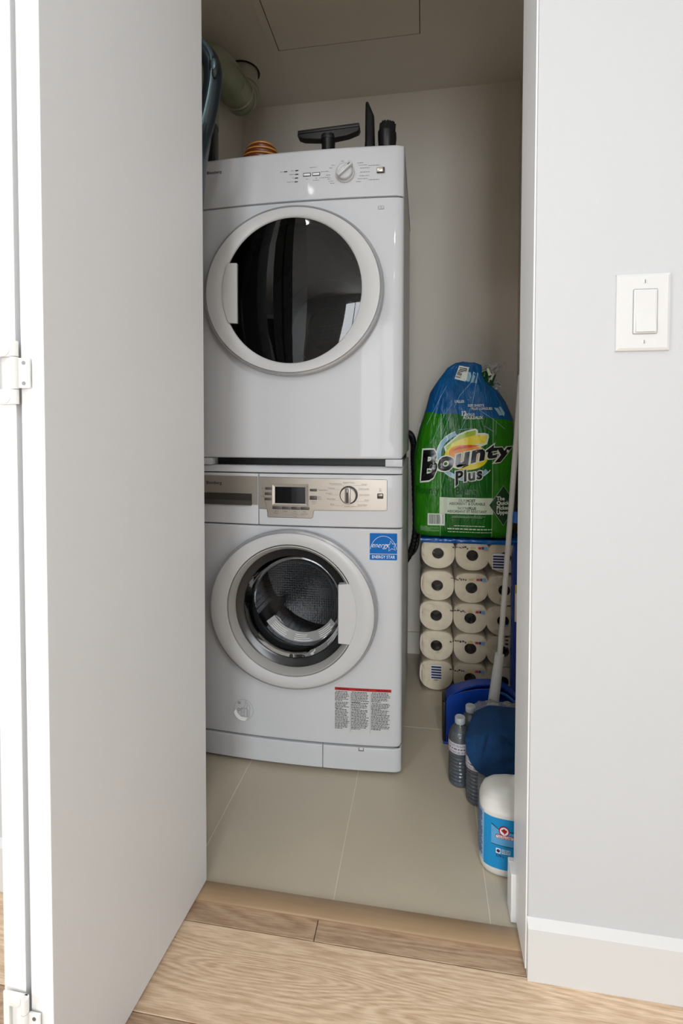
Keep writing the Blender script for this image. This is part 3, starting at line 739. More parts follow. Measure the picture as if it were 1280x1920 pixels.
U([(p[0], p[1]) for p in arc(695, 700, 38, 80, 0, 350, 14)]); U([(p[0], p[1]) for p in arc(565, 665, 45, 40, 0, 350, 12)], .0012); U([(600, 660), (650, 630)], .001); U([(550, 710), (540, 800), (600, 850)]); U([(600, 880), (720, 880)], .001); U([(860, 870), (920, 880)], .001)
for k in range(4): U([(535+k*26, 410), (535+k*26, 465)], .0009)
U([(530, 465), (640, 465)], .001); U([(530, 405), (640, 405)], .0008)
drape(bm, yf, .0008); obj('sticker_print', bm, 'print_grey', RS, smooth=0)

# ------------------------------------------------------------------ stacking kit
SK = thing('stacking_kit', (-.3, .28, .8585), 'stacking bracket with white corner blocks between washer and dryer', 'bracket')
bm = B(); box(bm, -.59, -.01, .035, .56, .859, .8795); obj('tray', bm, 'black', SK)
for a, b in ((-.598, -.546), (-.0475, -.001)):
    bm = rbox(a, b, -.006, .05, .8592, .8792, .002); obj('corner_block', bm, 'appliance_white', SK)

# ------------------------------------------------------------------ dryer
DR = thing('tumble_dryer', (-.3, .28, .880), 'white tumble dryer with a dark glass door, stacked on the washing machine', 'dryer')
bm = B(); box(bm, -.598, -.002, .0185, .59, .8825, 1.7215, skip=('front',)); obj('cabinet', bm, 'appliance_side', DR, bevel=.003)
bm = B(); holed(bm, -.6, 0, .8805, 1.5835, -.3, 1.336, .205, cr=.008); obj('front_panel', bm, 'appliance_white', DR, smooth=25)
def yd(x, z): return yf(x)+max(0, (z-1.588))*.055
bm = B(); slab(bm, -.6, 0, 1.587, 1.7275, th=.04, fn=yd, rd=.003, top_rd=.010); box(bm, -.6, 0, .03, .59, 1.7195, 1.7272); CP = obj('control_panel', bm, 'appliance_white', DR, smooth=25)
bm = B(); box(bm, -.594, -.006, .002, .012, 1.582, 1.589); obj('seam', bm, 'seam_dark', DR, smooth=0)
bm = B(); text(bm, 'Blomberg', -.5585, 1.6850, .0120, 'LEFT', .010, sx=.98); drape(bm, yd, .0008); obj('lettering', bm, 'print_black', CP, smooth=0)
for x, z in ((-.3235, 1.669), (-.2920, 1.6695), (-.2920, 1.6590), (-.2925, 1.6490), (-.2935, 1.6385)): bm = B(); rect(bm, x-.0045, x+.0045, z-.0014, z+.0014); drape(bm, yd, .0007); obj('indicator', bm, 'print_black', CP, smooth=0)
for x in (-.2635, -.2380):
    y0 = yd(x, 1.656); bm = rbox(x-.0110, x+.0110, y0-.0025, y0+.002, 1.6510, 1.6605, .0018); o = obj('button', bm, 'silver_dark', CP)
    bm = rbox(x-.0095, x+.0095, y0-.0034, y0, 1.6523, 1.6583, .0015); obj('button_face', bm, 'white_print', o)
y0 = yd(-.0655, 1.655); bm = rbox(-.0735, -.0520, y0-.006, y0+.002, 1.6485, 1.6625, .002); o = obj('button', bm, 'silver_dark', CP)
bm = rbox(-.0732, -.0560, y0-.0075, y0, 1.6500, 1.6620, .002); obj('button_face', bm, 'silver_light', o)
KX, KZ = -.1588, 1.6530; y0 = yd(KX, KZ)
bm = B(); lathe(bm, [(.0262, .001), (.0262, -.004), (.0245, -.006)], (KX, y0, KZ), 'y', 40, cap1=True); KN = obj('knob', bm, 'knob_grey', CP)
bm = B(); lathe(bm, [(.0225, -.003), (.0210, -.016), (.0185, -.018)], (KX, y0, KZ), 'y', 40, cap1=True); obj('knob_face', bm, 'ring_white', KN)
bm = rbox(-.0065, .0065, -.029, -.014, -.023, .0265, .003)
bmesh.ops.rotate(bm, verts=bm.verts, cent=(0, 0, 0), matrix=Matrix.Rotation(math.radians(52), 3, 'Y')); bmesh.ops.translate(bm, verts=bm.verts, vec=(KX, y0, KZ))
obj('knob_grip', bm, 'knob_grey', KN)
bm = B(); a = math.radians(52); dx, dz = math.sin(a), math.cos(a); stroke(bm, [(KX+dx*.014, KZ+dz*.014), (KX+dx*.021, KZ+dz*.021)], .0022, y0-.0293); obj('knob_mark', bm, 'print_black', KN, smooth=0)
bm = B(); rd = random.Random(3)
for i, (x, z, n_) in enumerate(((-.3390, 1.6685, .012), (-.3085, 1.6695, .010), (-.3125, 1.6590, .014), (-.3040, 1.6490, .005), (-.3195, 1.6385, .011), (-.3060, 1.6385, .006), (-.2560, 1.6740, .020), (-.2660, 1.6430, .006), (-.2400, 1.6440, .006), (-.2470, 1.6380, .018),
        (-.1700, 1.6860, .008), (-.1960, 1.6760, .010), (-.2020, 1.6690, .009), (-.2250, 1.6605, .022), (-.2110, 1.6500, .012), (-.2290, 1.6440, .030), (-.2070, 1.6390, .010), (-.2030, 1.6330, .012), (-.1990, 1.6270, .012),
        (-.1260, 1.6785, .016), (-.1220, 1.6720, .022), (-.1180, 1.6640, .026), (-.1180, 1.6530, .026), (-.1200, 1.6430, .026), (-.1240, 1.6350, .026), (-.1290, 1.6275, .014), (-.0960, 1.6700, .030), (-.0960, 1.6310, .030))):
    dashes(bm, x, x+n_, z, .0017, seed=40+i)
drape(bm, yd, .0006); obj('panel_print', bm, 'print_light', CP, smooth=0)
bm = B()
for a, b in ((-.0675, -.0620), (-.0605, -.0550)): stroke(bm, [(a, 1.5605), (b, 1.5605), (b, 1.5530), (a, 1.5530), (a, 1.5605)], .0006)
stroke(bm, [(-.0695, 1.5590), (-.0695, 1.5515), (-.0530, 1.5515), (-.0530, 1.5590)], .0006); drape(bm, yf, .0006); obj('manual_symbol', bm, 'print_grey', DR, smooth=0)
# door
cx, cz = -.3015, 1.3365
bm = B(); ring(bm, cx, cz, [(.192, .195, -.041), (.1935, .1965, -.0455), (.197, .199, -.0475), (.222, .211, -.0505), (.241, .2205, -.0495), (.2425, .2215, -.0475)]); DO = obj('door', bm, 'ring_white', DR, smooth=40)
bm = B(); ring(bm, cx, cz, [(.2432, .2222, -.047), (.2485, .2275, -.0445), (.2515, .2300, -.036), (.250, .2290, -.025), (.243, .222, -.011)]); obj('door_rim', bm, 'rim_grey', DO, smooth=40)
bm = B(); prof = [(.193-.193*(k/10)**2*0-.193*(k/10), ) for k in range(10)]
ring(bm, cx, cz, [(.1925, .1955, -.0425), (.17, .172, -.0455), (.13, .132, -.048), (.08, .081, -.0495), (.03, .03, -.050), (.002, .002, -.050)], 72); obj('door_glass', bm, 'glass_tint', DO)
bm = B(); pts = arc(cx, cz, .194, .197, 156, 205, 14)
pl = [(-.4520, 1.4155)]+pts+[(-.4520, 1.2515)]
loft(bm, [[(a, -.0525, b) for a, b in pl], [(a, -.040, b) for a, b in pl]], True, True); obj('door_handle', bm, 'ring_white', DO, smooth=20, bevel=.0015)
bm = B(); lathe(bm, [(.204, .012), (.190, .0), (.185, .02), (.19, .05), (.20, .06)], (-.3, 0, 1.336), 'y', 56); obj('gasket', bm, 'interior_dark', DR)
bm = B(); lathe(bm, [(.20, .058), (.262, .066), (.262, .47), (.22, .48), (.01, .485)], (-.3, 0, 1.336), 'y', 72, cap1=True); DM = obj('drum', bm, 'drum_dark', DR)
for rr in (.18, .135, .075):
    bm = B(); lathe(bm, [(rr-.003, .475), (rr, .468), (rr+.003, .475)], (-.3, 0, 1.336), 'y', 56); obj('drum_ring', bm, 'drum_line', DM)
for k in range(3):
    a = math.radians(75+120*k); bm = B(); c, s_ = math.cos(a), math.sin(a)
    pr = [(-.03, .262), (-.012, .215), (0, .200), (.012, .215), (.03, .262)]
    loft(bm, [[(-.3+c*rr-s_*t*sc, y, 1.336+s_*rr+c*t*sc) for t, rr in pr] for y, sc in ((.09, .6), (.13, 1), (.42, 1), (.46, .6))], True, True); obj('drum_paddle', bm, 'drum_line', DM)
bm = B()
for k in range(7):
    stroke(bm, [(-.235+k*.016, 1.205+k*.003), (-.225+k*.016, 1.255)], .003, .04); 
for k in range(5): stroke(bm, [(-.24, 1.21+k*.011), (-.125, 1.222+k*.011)], .003, .0405)
obj('lint_grille', bm, 'drum_line', DM, smooth=0)
# ------------------------------------------------------------------ things on top of the dryer
TZ = 1.7272
t = thing('floor_nozzle', (-.225, .08, TZ), 'black T-shaped floor nozzle standing upside down on the dryer', 'nozzle', 'vacuum nozzles on the dryer')
bm = B(); tube(bm, [(-.2225, .08, TZ), (-.2225, .08, TZ+.055), (-.2225, .08, TZ+.083)], [.0195, .0195, .021], 20); obj('neck', bm, 'black_plastic', t)
bm = B(); lathe(bm, [(.0215, 0), (.0225, .004), (.0215, .010)], (-.2225, .08, TZ+.070), n=20, cap0=True, cap1=True); obj('collar', bm, 'rubber_black', t)
bm = B(); P = [(-.3135, 1.8175), (-.3105, 1.8220), (-.131, 1.8280), (-.1295, 1.8215), (-.134, 1.8120), (-.165, 1.8025), (-.20, 1.7985), (-.25, 1.7985), (-.295, 1.8035), (-.3105, 1.8100)]
loft(bm, [[(x, y, z) for x, z in P] for y in (.070, .096)], True, True); obj('head', bm, 'black_plastic', t, smooth=30, bevel=.003)
bm = rbox(-.311, -.1315, .067, .099, 1.8190, 1.8290, .002)
for v in bm.verts: v.co.z += (v.co.x+.3135)*.035-.002
obj('sole_strip', bm, 'rubber_black', t)
t = thing('crevice_nozzle', (-.103, .09, TZ), 'tall black crevice nozzle with a slanted tip standing on the dryer', 'nozzle', 'vacuum nozzles on the dryer')
bm = B(); lo = []
for z, x0, x1, y0 in ((TZ, -.1195, -.0865, .017), (TZ+.03, -.1195, -.0875, .017), (TZ+.06, -.1165, -.0880, .0145), (TZ+.09, -.1165, -.0890, .011), (TZ+.125, -.1165, -.0900, .008), (TZ+.133, -.1165, -.0905, .008), (TZ+.152, -.1160, -.0985, .008), (TZ+.170, -.1155, -.1060, .008), (TZ+.173, -.113, -.108, .006)):
    xm, hx = (x0+x1)/2, (x1-x0)/2; lo.append([(xm+hx*math.copysign(abs(math.cos(a))**.7, math.cos(a)), .09+y0*math.copysign(abs(math.sin(a))**.7, math.sin(a)), z) for a in [2*PI*k/24 for k in range(24)]])
loft(bm, lo, True, True); obj('nozzle_tube', bm, 'black_plastic', t, smooth=50)
bm = B(); loft(bm, [[(-.103+rr*.019*math.cos(a), .09+rr*.019*math.sin(a), z) for a in [2*PI*k/24 for k in range(24)]] for z, rr in ((TZ, 1), (TZ+.012, 1), (TZ+.014, .88))], True, True); obj('collar', bm, 'rubber_black', t)
t = thing('dusting_brush', (-.053, .09, TZ), 'short black round dusting brush standing on the dryer corner', 'brush', 'vacuum nozzles on the dryer')
bm = B(); lo = []
for z, x0, x1, hy in ((TZ, -.0735, -.0335, .018), (TZ+.02, -.0755, -.032, .020), (TZ+.045, -.0785, -.0290, .024), (TZ+.066, -.0800, -.0265, .026), (TZ+.082, -.0800, -.0270, .026), (TZ+.084, -.0785, -.0285, .024)):
    xm, hx = (x0+x1)/2, (x1-x0)/2; lo.append([(xm+hx*math.cos(a), .09+hy*math.sin(a), z-(math.cos(a)*.003 if z > TZ+.03 else 0)) for a in [2*PI*k/28 for k in range(28)]])
loft(bm, lo, True, True); obj('socket', bm, 'black_plastic', t)
bm = B(); rd = random.Random(2)
for k in range(260):
    a, q = rd.uniform(0, 2*PI), math.sqrt(rd.random()); x, y = -.0535+.0225*q*math.cos(a), .09+.021*q*math.sin(a)
    tube(bm, [(x, y, TZ+.078), (x+.002+rd.uniform(-.001, .001), y, TZ+.107-(x+.0535)*.12+rd.uniform(-.002, .001))], .0016, 4)
lathe(bm, [(.0225, TZ+.07), (.0225, TZ+.098), (.021, TZ+.102)], (-.0535, .09, 0), n=20, cap1=True)
o = obj('bristles', bm, 'bristle', t, smooth=0); o['kind'] = 'stuff'
# coil of amber cable
t = thing('coiled_strap', (-.475, .15, TZ), 'coiled orange-brown strap lying on the left of the dryer top', 'strap')
rd = random.Random(5); bm = B(); pts = []
for k in range(150):
    a = 2*PI*k/24; lv = k/150
    pts.append((-.4600+(.060-.024*max(0, lv-.45)/.55+.004*math.sin(a*1.3))*math.cos(a)+.022*lv, .15+(.055-.012*lv)*math.sin(a), TZ+.012+.080*lv+.004*math.sin(a*.9+1)))
tube(bm, pts, .011, 8, flat=.9, flatdir=(0, 0, 1)); obj('strap', bm, 'amber', t, smooth=60)
bm = B(); pts2 = [(p[0]+.006*(p[0]+.45)/.06, p[1]-.006, p[2]+.0080) for p in pts[60:]]; tube(bm, pts2, .0030, 6); obj('strap_edge', bm, 'amber_edge', t, smooth=60)
# dark box behind the vacuum
t = thing('storage_box', (-.587, .2, TZ), 'dark narrow box standing on the dryer behind the vacuum handle', 'box')
bm = rbox(-.598, -.5660, .06, .10, TZ, 1.870, .004); obj('body', bm, 'vac_dark', t)
bm = rbox(-.599, -.5650, .058, .102, 1.864, 1.880, .003); obj('lid', bm, 'black_plastic', t)

# ------------------------------------------------------------------ exhaust duct
t = thing('exhaust_duct', (-.66, .57, H), 'grey-green exhaust duct dropping from the ceiling through an elbow', 'duct')
dx, dy = -.660, .572
bm = B(); lathe(bm, [(.0645, -.0005), (.066, -.004), (.060, -.0045), (.057, -.001)], (dx, dy, H), n=48); obj('ceiling_hole_ring', bm, 'black', t)
bm = B(); lathe(bm, [(.0575, -.0005), (.0580, -.052), (.0555, -.056)], (dx, dy, H), n=48); obj('collar', bm, 'duct_collar', t)
bm = B(); ER = .062; pts = [(dx, dy, H-.054)]
for k in range(0, 10):
    a = math.radians(k*10); pts.append((dx, dy-ER+ER*math.cos(a), H-.066-ER*math.sin(a)))
rs = [.0555]+[.0575+(.004 if k % 3 == 0 else 0) for k in range(10)]
tube(bm, pts, rs, 32, caps=False); obj('elbow', bm, 'duct_green', t, smooth=60)
yz = H-.066-ER
for k in (2, 6, 9):
    a = math.radians(k*10+2); c = Vector((dx, dy-ER+ER*math.cos(a), H-.066-ER*math.sin(a))); tv = Vector((0, -math.sin(a), -math.cos(a)))
    bm = B(); tube(bm, [c-tv*.005, c-tv*.002, c+tv*.002, c+tv*.005], [.0600, .0645, .0645, .0600], 32, caps=False); obj('elbow_bead', bm, 'duct_collar', t)
pp = spline([(-.66, dy-ER+.004, yz), (-.667, .42, yz+.002), (-.676, .34, yz-.010), (-.681, .27, yz-.055), (-.683, .235, yz-.14), (-.683, .225, yz-.40), (-.683, .225, 1.2)], 8)
bm = B(); tube(bm, pp, .0595, 36, caps=False); obj('pipe', bm, 'duct_green', t, smooth=60)
bm = B(); L_ = []
for i in range(0, 40):
    c = Vector(pp[i]); tv = (Vector(pp[i+1])-Vector(pp[max(0, i-1)])).normalized(); e1 = Vector((1, 0, 0)); e1 = (e1-tv*e1.dot(tv)).normalized(); e2 = e1.cross(tv); e2 = e2 if e2.z > 0 or e2.y < 0 else -e2
    L_.append([bm.verts.new(c+(e1*math.cos(a)+e2*math.sin(a))*.0606) for a in [math.radians(8+5*q) for q in range(9)]])
for A, Bq in zip(L_, L_[1:]):
    for k in range(8): bm.faces.new((A[k], A[k+1], Bq[k+1], Bq[k]))
obj('tape_strip', bm, 'duct_tape', t)

# ------------------------------------------------------------------ stick vacuum cleaner
t = thing('stick_vacuum', (-.52, -.2, 0), 'dark blue-grey stick vacuum cleaner standing between door and dryer', 'vacuum cleaner')
Y = -.2
bm = B(); pts = spline([(-.560, Y, 1.74), (-.566, Y, 1.82), (-.556, Y, 1.883), (-.525, Y, 1.899), (-.488, Y, 1.893), (-.458, Y, 1.862), (-.448, Y, 1.823), (-.456, Y, 1.76), (-.474, Y, 1.69), (-.492, Y, 1.63)], 5)
tube(bm, [Vector(p)+Vector((-.006, 0, -.004)) for p in pts], .0225, 16, flat=.95, flatdir=(0, 1, 0)); obj('handle', bm, 'vac_body', t, smooth=60)
bm = B(); tube(bm, [Vector(p)+Vector((.0, -.0170, .006)) for p in pts[8:]], .0065, 8); obj('handle_trim', bm, 'vac_light', t, smooth=60)
bm = B(); lathe(bm, [(.018, 0), (.017, -.004), (.012, -.005)], (0, 0, 0), 'y', 28, cap1=True)
for v in bm.verts: v.co = Vector((v.co.x*.62, v.co.y, v.co.z*1.5))
bmesh.ops.rotate(bm, verts=bm.verts, cent=(0, 0, 0), matrix=Matrix.Rotation(math.radians(-6), 3, 'Y')); bmesh.ops.translate(bm, verts=bm.verts, vec=(-.4435, Y-.018, 1.822)); bs = obj('button_surround', bm, 'vac_dark', t)
bm = B(); lathe(bm, [(.0115, 0), (.0105, -.0025), (.008, -.003)], (0, 0, 0), 'y', 28, cap1=True)
for v in bm.verts: v.co = Vector((v.co.x*.62, v.co.y, v.co.z*1.25))
bmesh.ops.translate(bm, verts=bm.verts, vec=(-.4425, Y-.0225, 1.827)); obj('power_button', bm, 'vac_light', bs)
bm = B(); lo = []
for z, x0, x1, hy in ((1.72, -.578, -.452, .02), (1.66, -.585, -.468, .035), (1.60, -.585, -.481, .04), (1.50, -.580, -.490, .04), (1.42, -.570, -.500, .035), (1.36, -.555, -.515, .022)):
    xm, hx = (x0+x1)/2, (x1-x0)/2; lo.append([(xm+hx*math.copysign(abs(math.cos(a))**.6, math.cos(a)), Y+hy*math.copysign(abs(math.sin(a))**.6, math.sin(a)), z) for a in [2*PI*k/28 for k in range(28)]])
loft(bm, lo, True, True); obj('motor_body', bm, 'vac_body', t, smooth=50)
bm = B(); stroke(bm, [(-.50, 1.70), (-.47, 1.695)], .002, Y-.0255); stroke(bm, [(-.505, 1.59), (-.494, 1.52)], .006, Y-.0405); obj('trim_line', bm, 'vac_dark', t, smooth=0)
bm = B(); tube(bm, [(-.535, Y, 1.37), (-.535, Y, .12), (-.535, Y, .05)], .0165, 18); obj('tube', bm, 'vac_tube', t)
bm = rbox(-.70, -.505, -.27, -.16, .001, .06, .012, 3); obj('floor_head', bm, 'vac_dark', t)

# ------------------------------------------------------------------ outlet, drain hose and cord on the back wall
t = thing('wall_outlet', (.065, .798, .93), 'white outlet plate low on the back wall behind the green pack', 'outlet')
bm = rbox(.032, .105, .792, .798, .876, .990, .002); pl = obj('plate', bm, 'trim_white', t)
for z in (.907, .957):
    bm = rbox(.054, .083, .790, .7925, z-.014, z+.014, .001); o = obj('socket', bm, 'hall_paint', pl)
t = thing('drain_hose', (.02, .76, .6), 'black corrugated hose hanging beside the washer in the gap', 'hose')
bm = B(); pts = spline([(-.08, .71, .36), (-.01, .755, .42), (.022, .771, .52), (.020, .771, .70), (.014, .771, .84), (.012, .769, .91), (-.01, .755, .95), (-.08, .71, .94)], 14)
tube(bm, pts, [.0125+.0015*(k % 2) for k in range(len(pts))], 12); obj('hose', bm, 'black', t, smooth=0)
bm = B(); tube(bm, spline([(.045, .786, .90), (.034, .781, .80), (.038, .781, .62), (.030, .778, .46), (-.04, .74, .40)], 8), .004, 8); obj('cord', bm, 'black', t, smooth=60)

# ------------------------------------------------------------------ toilet paper pack
TP = thing('toilet_paper_pack', (.22, .61, 0), 'clear wrapped pack of stacked toilet rolls standing on the tiles', 'toilet paper')
rows = [(.509, 0), (.3905, -.002), (.279, -.005), (.1675, -.0035), (.0575, -.004)]
roll_me = {}
k = 0
for zr, dxr in rows:
    for j, xr in enumerate((.1095, .2315, .3465)):
        bm = B(); hx, hz = (.0605, .0545); n = 40; R_ = random.Random(k); cxr = xr+dxr; zc = zr-j*.003
        def se(a, sx, sz): 
            c, s_ = math.cos(a), math.sin(a); e = .90 if s_ < 0 else .55
            return (cxr+sx*math.copysign(abs(c)**e, c), zc+sz*math.copysign(abs(s_)**e, s_))
        A = [2*PI*q/n for q in range(n)]
        def lp(sx, sz, y): return [(se(a, sx, sz)[0], y, se(a, sx, sz)[1]) for a in A]
        cr_ = .0215
        co = lambda y, rr=cr_: [(cxr+rr*math.cos(a), y, zc+.001+rr*.95*math.sin(a)) for a in A]
        loft(bm, [lp(hx, hz, .74), lp(hx, hz, .50), lp(hx, hz, .489), lp(hx-.0015, hz-.0015, .4855), lp(hx-.006, hz-.006, .4845), co(.4845, .026), co(.4850), co(.4865, .0205), co(.56, .0205)], True)
        o = obj('toilet_roll', bm, 'roll_paper', TP, smooth=40); k += 1
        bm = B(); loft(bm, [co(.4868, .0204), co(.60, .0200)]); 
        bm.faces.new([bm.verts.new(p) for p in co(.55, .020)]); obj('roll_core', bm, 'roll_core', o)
# film: wavy clear wrap over front and sides
bm = B(); nx, nz = 40, 60; W0, W1 = .0455, .405
G = []
for i in range(nz+1):
    z = .003+(.565-.003)*i/nz; rowv = []
    for j in range(nx+1):
        x = W0+(W1-W0)*j/nx; q = noise.noise(Vector((x*40, z*40, 1)))
        y = .4795+.0025*q
        if j == 0: y = .52
        rowv.append(bm.verts.new((x+(-.004*abs(math.sin(z/.111*PI)) if j <= 1 else 0)+.002, y, z)))
    rowv.insert(0, bm.verts.new((W0+.002, .74, z))); G.append(rowv)
for i in range(nz):
    for j in range(len(G[0])-1): bm.faces.new((G[i][j], G[i][j+1], G[i+1][j+1], G[i+1][j]))
FI = obj('film', bm, 'film', TP, smooth=80)
bm = B(); nx, ny = 44, 16; G = []
for j in range(nx+1):
    x = .046+(.405-.046)*j/nx; lp_ = []
    for i in range(ny+1):
        v = i/ny; q = noise.noise(Vector((x*55, v*9, 7)))
        y, z = (.477-.002*math.sin(v*PI/.35)+.003*q, .5515+(.0165+.004*q)*v/.35) if v < .35 else (.478+(.74-.478)*(v-.35)/.65, .5675+.004*q)
        lp_.append(bm.verts.new((x, y, min(z, .573))))
    G.append(lp_)
for i in range(nx):
    for j in range(ny): bm.faces.new((G[i][j], G[i][j+1], G[i+1][j+1], G[i+1][j]))
obj('blue_film_top', bm, 'pkg_blue', TP, smooth=80)
bm_ = {m: B() for m in ('purple_print', 'red_print', 'yellow_print', 'skyblue_print', 'navy_print', 'white_print')}
rd = random.Random(11)
for i, z in enumerate((.5365, .4215, .3040, .1915, .0865)):
    x0 = .160-(.004 if i else -.001)-.002*(i > 1)
    x = x0
    while x < x0+.055:
        wd = rd.uniform(.002, .006); zz = z+rd.uniform(-.003, .003); rect(bm_['purple_print'], x, x+wd, zz-rd.uniform(.001, .004), zz+rd.uniform(.001, .004), .4765); rect(bm_['red_print' if rd.random() < .25 else 'purple_print'], x+wd, x+wd+.002, zz-.002, zz+.001, .4765); x += wd+rd.uniform(.002, .005)
    rect(bm_['yellow_print'], x0+.064, x0+.080, z-.004, z+.002, .4765)
    rect(bm_['red_print'], x0+.090, x0+.102, z-.004, z+.004, .4765); rect(bm_['navy_print'], x0+.103, x0+.110, z-.004, z+.005, .4765); rect(bm_['skyblue_print'], x0+.111, x0+.123, z-.006, z+.005, .4765)
def bar(x0, x1, z0, z1, horiz=True):
    rect(bm_['white_print'], x0, x1, z0, z1, .4768); z = z0+.004
    while z < z1-.006: rect(bm_['navy_print'], x0+.003, x1-.001, z, z+.0065, .4763); z += .0098
bar(.2995, .3420, .463, .520); bar(.0850, .1250, .0460, .1010)
for z, m in ((.215, 'yellow_print'), (.209, 'navy_print'), (.222, 'navy_print'), (.195, 'navy_print'), (.180, 'purple_print'), (.262, 'skyblue_print')): rect(bm_[m], .3480, .3580, z-.003, z+.003, .4763)
for m, b_ in bm_.items(): obj('film_print', b_, m, FI, smooth=0)

# blue bag between the pack and the right wall
t = thing('blue_bag', (.39, .42, 0), 'narrow blue plastic package wedged between toilet rolls and right wall', 'package')
bm = B(); nz = 28; lo = []
for i in range(nz+1):
    z = .001+.565*i/nz; e = min(1, i/2, (nz-i)/2)*.2+.8; q = noise.noise(Vector((3, 1, z*12)))*.002
    lo.append([(.3935+(.0335+q)*e*math.copysign(abs(math.cos(a))**.6, math.cos(a)), .435+.033*e*math.copysign(abs(math.sin(a))**.6, math.sin(a)), z) for a in [2*PI*k/20 for k in range(20)]])
loft(bm, lo, True, True); obj('bag', bm, 'bag_blue', t, smooth=60)
bm = rbox(.3660, .415, .3995, .402, .305, .432, .001); obj('label', bm, 'roll_paper', t)
bm = rbox(.3660, .400, .3985, .400, .404, .433, .0006); obj('label_band', bm, 'bag_yellow', t)

# ------------------------------------------------------------------ paper towel pack
PO = (.20, .60, .5745)
PT = thing('paper_towel_pack', PO, 'tall green and blue pack of paper towels on the toilet rolls', 'paper towels')
def interp(tab, z):
    if z <= tab[0][0]: return tab[0][1]
    for (a, p), (b, q) in zip(tab, tab[1:]):
        if z <= b: s = (z-a)/(b-a); return p+(q-p)*s
    return tab[-1][1]
XL = [(.5755, .030), (.585, .0235), (.60, .0205), (.72, .0195), (.875, .0205), (.93, .031), (.973, .041), (1.041, .0625), (1.10, .077), (1.137, .101), (1.164, .121), (1.19, .140), (1.205, .168)]
XR = [(.5755, .365), (.585, .374), (.60, .3765), (.875, .380), (1.0, .375), (1.062, .347), (1.10, .322), (1.117, .300), (1.13, .280), (1.16, .262), (1.195, .262), (1.205, .240)]
YF = [(.5755, .470), (.585, .458), (.60, .452), (.9, .450), (1.0, .455), (1.1, .470), (1.205, .500)]
YB = [(.5755, .735), (.60, .750), (.9, .750), (1.0, .725), (1.1, .640), (1.205, .525)]
def relief(x, z):
    d = .0035*noise.noise(Vector((x*22, z*9, 4)))
    k = min(1, max(0, (z-.90)/.15)); d += k*.006*noise.noise(Vector(((x-.19)*70/(1.35-z)*.35+z*3, z*3, 9)))
    d -= .004*(1-min(1, max(0, (z-.85)/.1)))*math.exp(-min(abs(x-.117), abs(x-.295))**2/.0003)*-1
    return d
EX = 5.0
def yp(x, z):
    a, b, y0, y1 = interp(XL, z), interp(XR, z), interp(YF, z), interp(YB, z); xc, hx = (a+b)/2, (b-a)/2
    s = min(.999, abs((x-xc)/hx)); hy = (y1-y0)/2
    return y0+hy*(1-(1-s**EX)**(1/EX))+relief(x, z)
bm = B(); lo = []; nz = 70; na = 120
for i in range(nz+1):
    z = .5755+(1.205-.5755)*(i/nz); a0, b0, y0, y1 = interp(XL, z), interp(XR, z), interp(YF, z), interp(YB, z); xc, hx, yc, hy = (a0+b0)/2, (b0-a0)/2, (y0+y1)/2, (y1-y0)/2
    lp_ = []
    for k in range(na):
        a = 2*PI*k/na; c, s_ = math.cos(a), math.sin(a); x = xc+hx*math.copysign(abs(c)**(2/EX), c); y = yc+hy*math.copysign(abs(s_)**(2/EX), s_)
        if s_ < 0: y += relief(x, z)
        zz = z
        if i == nz: zz = z+.006*noise.noise(Vector((x*60, 0, 2)))
        lp_.append((x, y, zz))
    lo.append(lp_)
loft(bm, lo, True, True); o = obj('wrapper', bm, 'towel_pack', PT, smooth=50)
def pu(uu, vv): return (-.0268+.000360*uu, 1.2443-.000378*vv)
def decal(name, m, parent, lvl, build, st=.014):
    bm = B(); build(bm); cut(bm, st, st); drape(bm, yp, .0012+lvl*.0006); return obj(name, bm, m, parent, smooth=0)
def PP(bm, pts):
    q = [pu(*p) for p in pts]; poly(bm, q)
def PS(bm, pts, wd, closed=False): stroke(bm, [pu(*p) for p in pts], wd, closed=closed)
def parc(cx, cy, a, b, t0, t1, n=24): return [(cx+a*math.cos(math.radians(t0+(t1-t0)*i/n)), cy-b*math.sin(math.radians(t0+(t1-t0)*i/n))) for i in range(n+1)]
LG = decal('logo_ring', 'sky_print', PT, 0, lambda b: (PS(b, parc(640, 985, 262, 218, 112, 320, 40), .014)))
decal('logo_ring_edge', 'outline_print', LG, 1, lambda b: (PS(b, parc(640, 985, 285, 238, 112, 325, 40), .0028)))
decal('logo_leaf', 'outline_print', LG, 1.2, lambda b: PP(b, [(425, 905), (490, 850), (560, 790), (640, 755), (725, 735), (750, 750), (752, 778), (820, 776), (852, 790), (856, 815), (838, 880), (780, 905), (600, 900), (440, 960)]))
decal('logo_leaf', 'leaf_lime', LG, 1.6, lambda b: PP(b, [(445, 905), (500, 860), (570, 802), (645, 768), (728, 750), (735, 760), (728, 800), (700, 870), (560, 880), (455, 940)]))
decal('logo_leaf', 'leaf_yellow', LG, 2.0, lambda b: PP(b, [(500, 880), (560, 845), (650, 815), (740, 795), (838, 798), (838, 815), (820, 872), (700, 890), (560, 900), (470, 950)]))
decal('logo_sun', 'leaf_yellow', LG, 2.2, lambda b: PP(b, parc(640, 1000, 210, 125, 0, 350, 36)))
decal('logo_sun', 'leaf_orange', LG, 2.6, lambda b: PP(b, parc(640, 965, 170, 78, 0, 350, 36)))
decal('logo_sun', 'leaf_red', LG, 3.0, lambda b: PP(b, [(500, 945), (570, 905), (660, 888), (770, 893), (700, 908), (600, 925)]))
def wb(t, y):
    uu = 203+885*t
    base = interp([(0, 1222), (.13, 1205), (.2, 1130), (.33, 1118), (.45, 1078), (.62, 1035), (.78, 1005), (1, 985)], t); em = interp([(0, 385), (.14, 372), (.2, 262), (.45, 232), (.65, 205), (.8, 185), (1, 168)], t)
    return pu(uu, base-em*y)
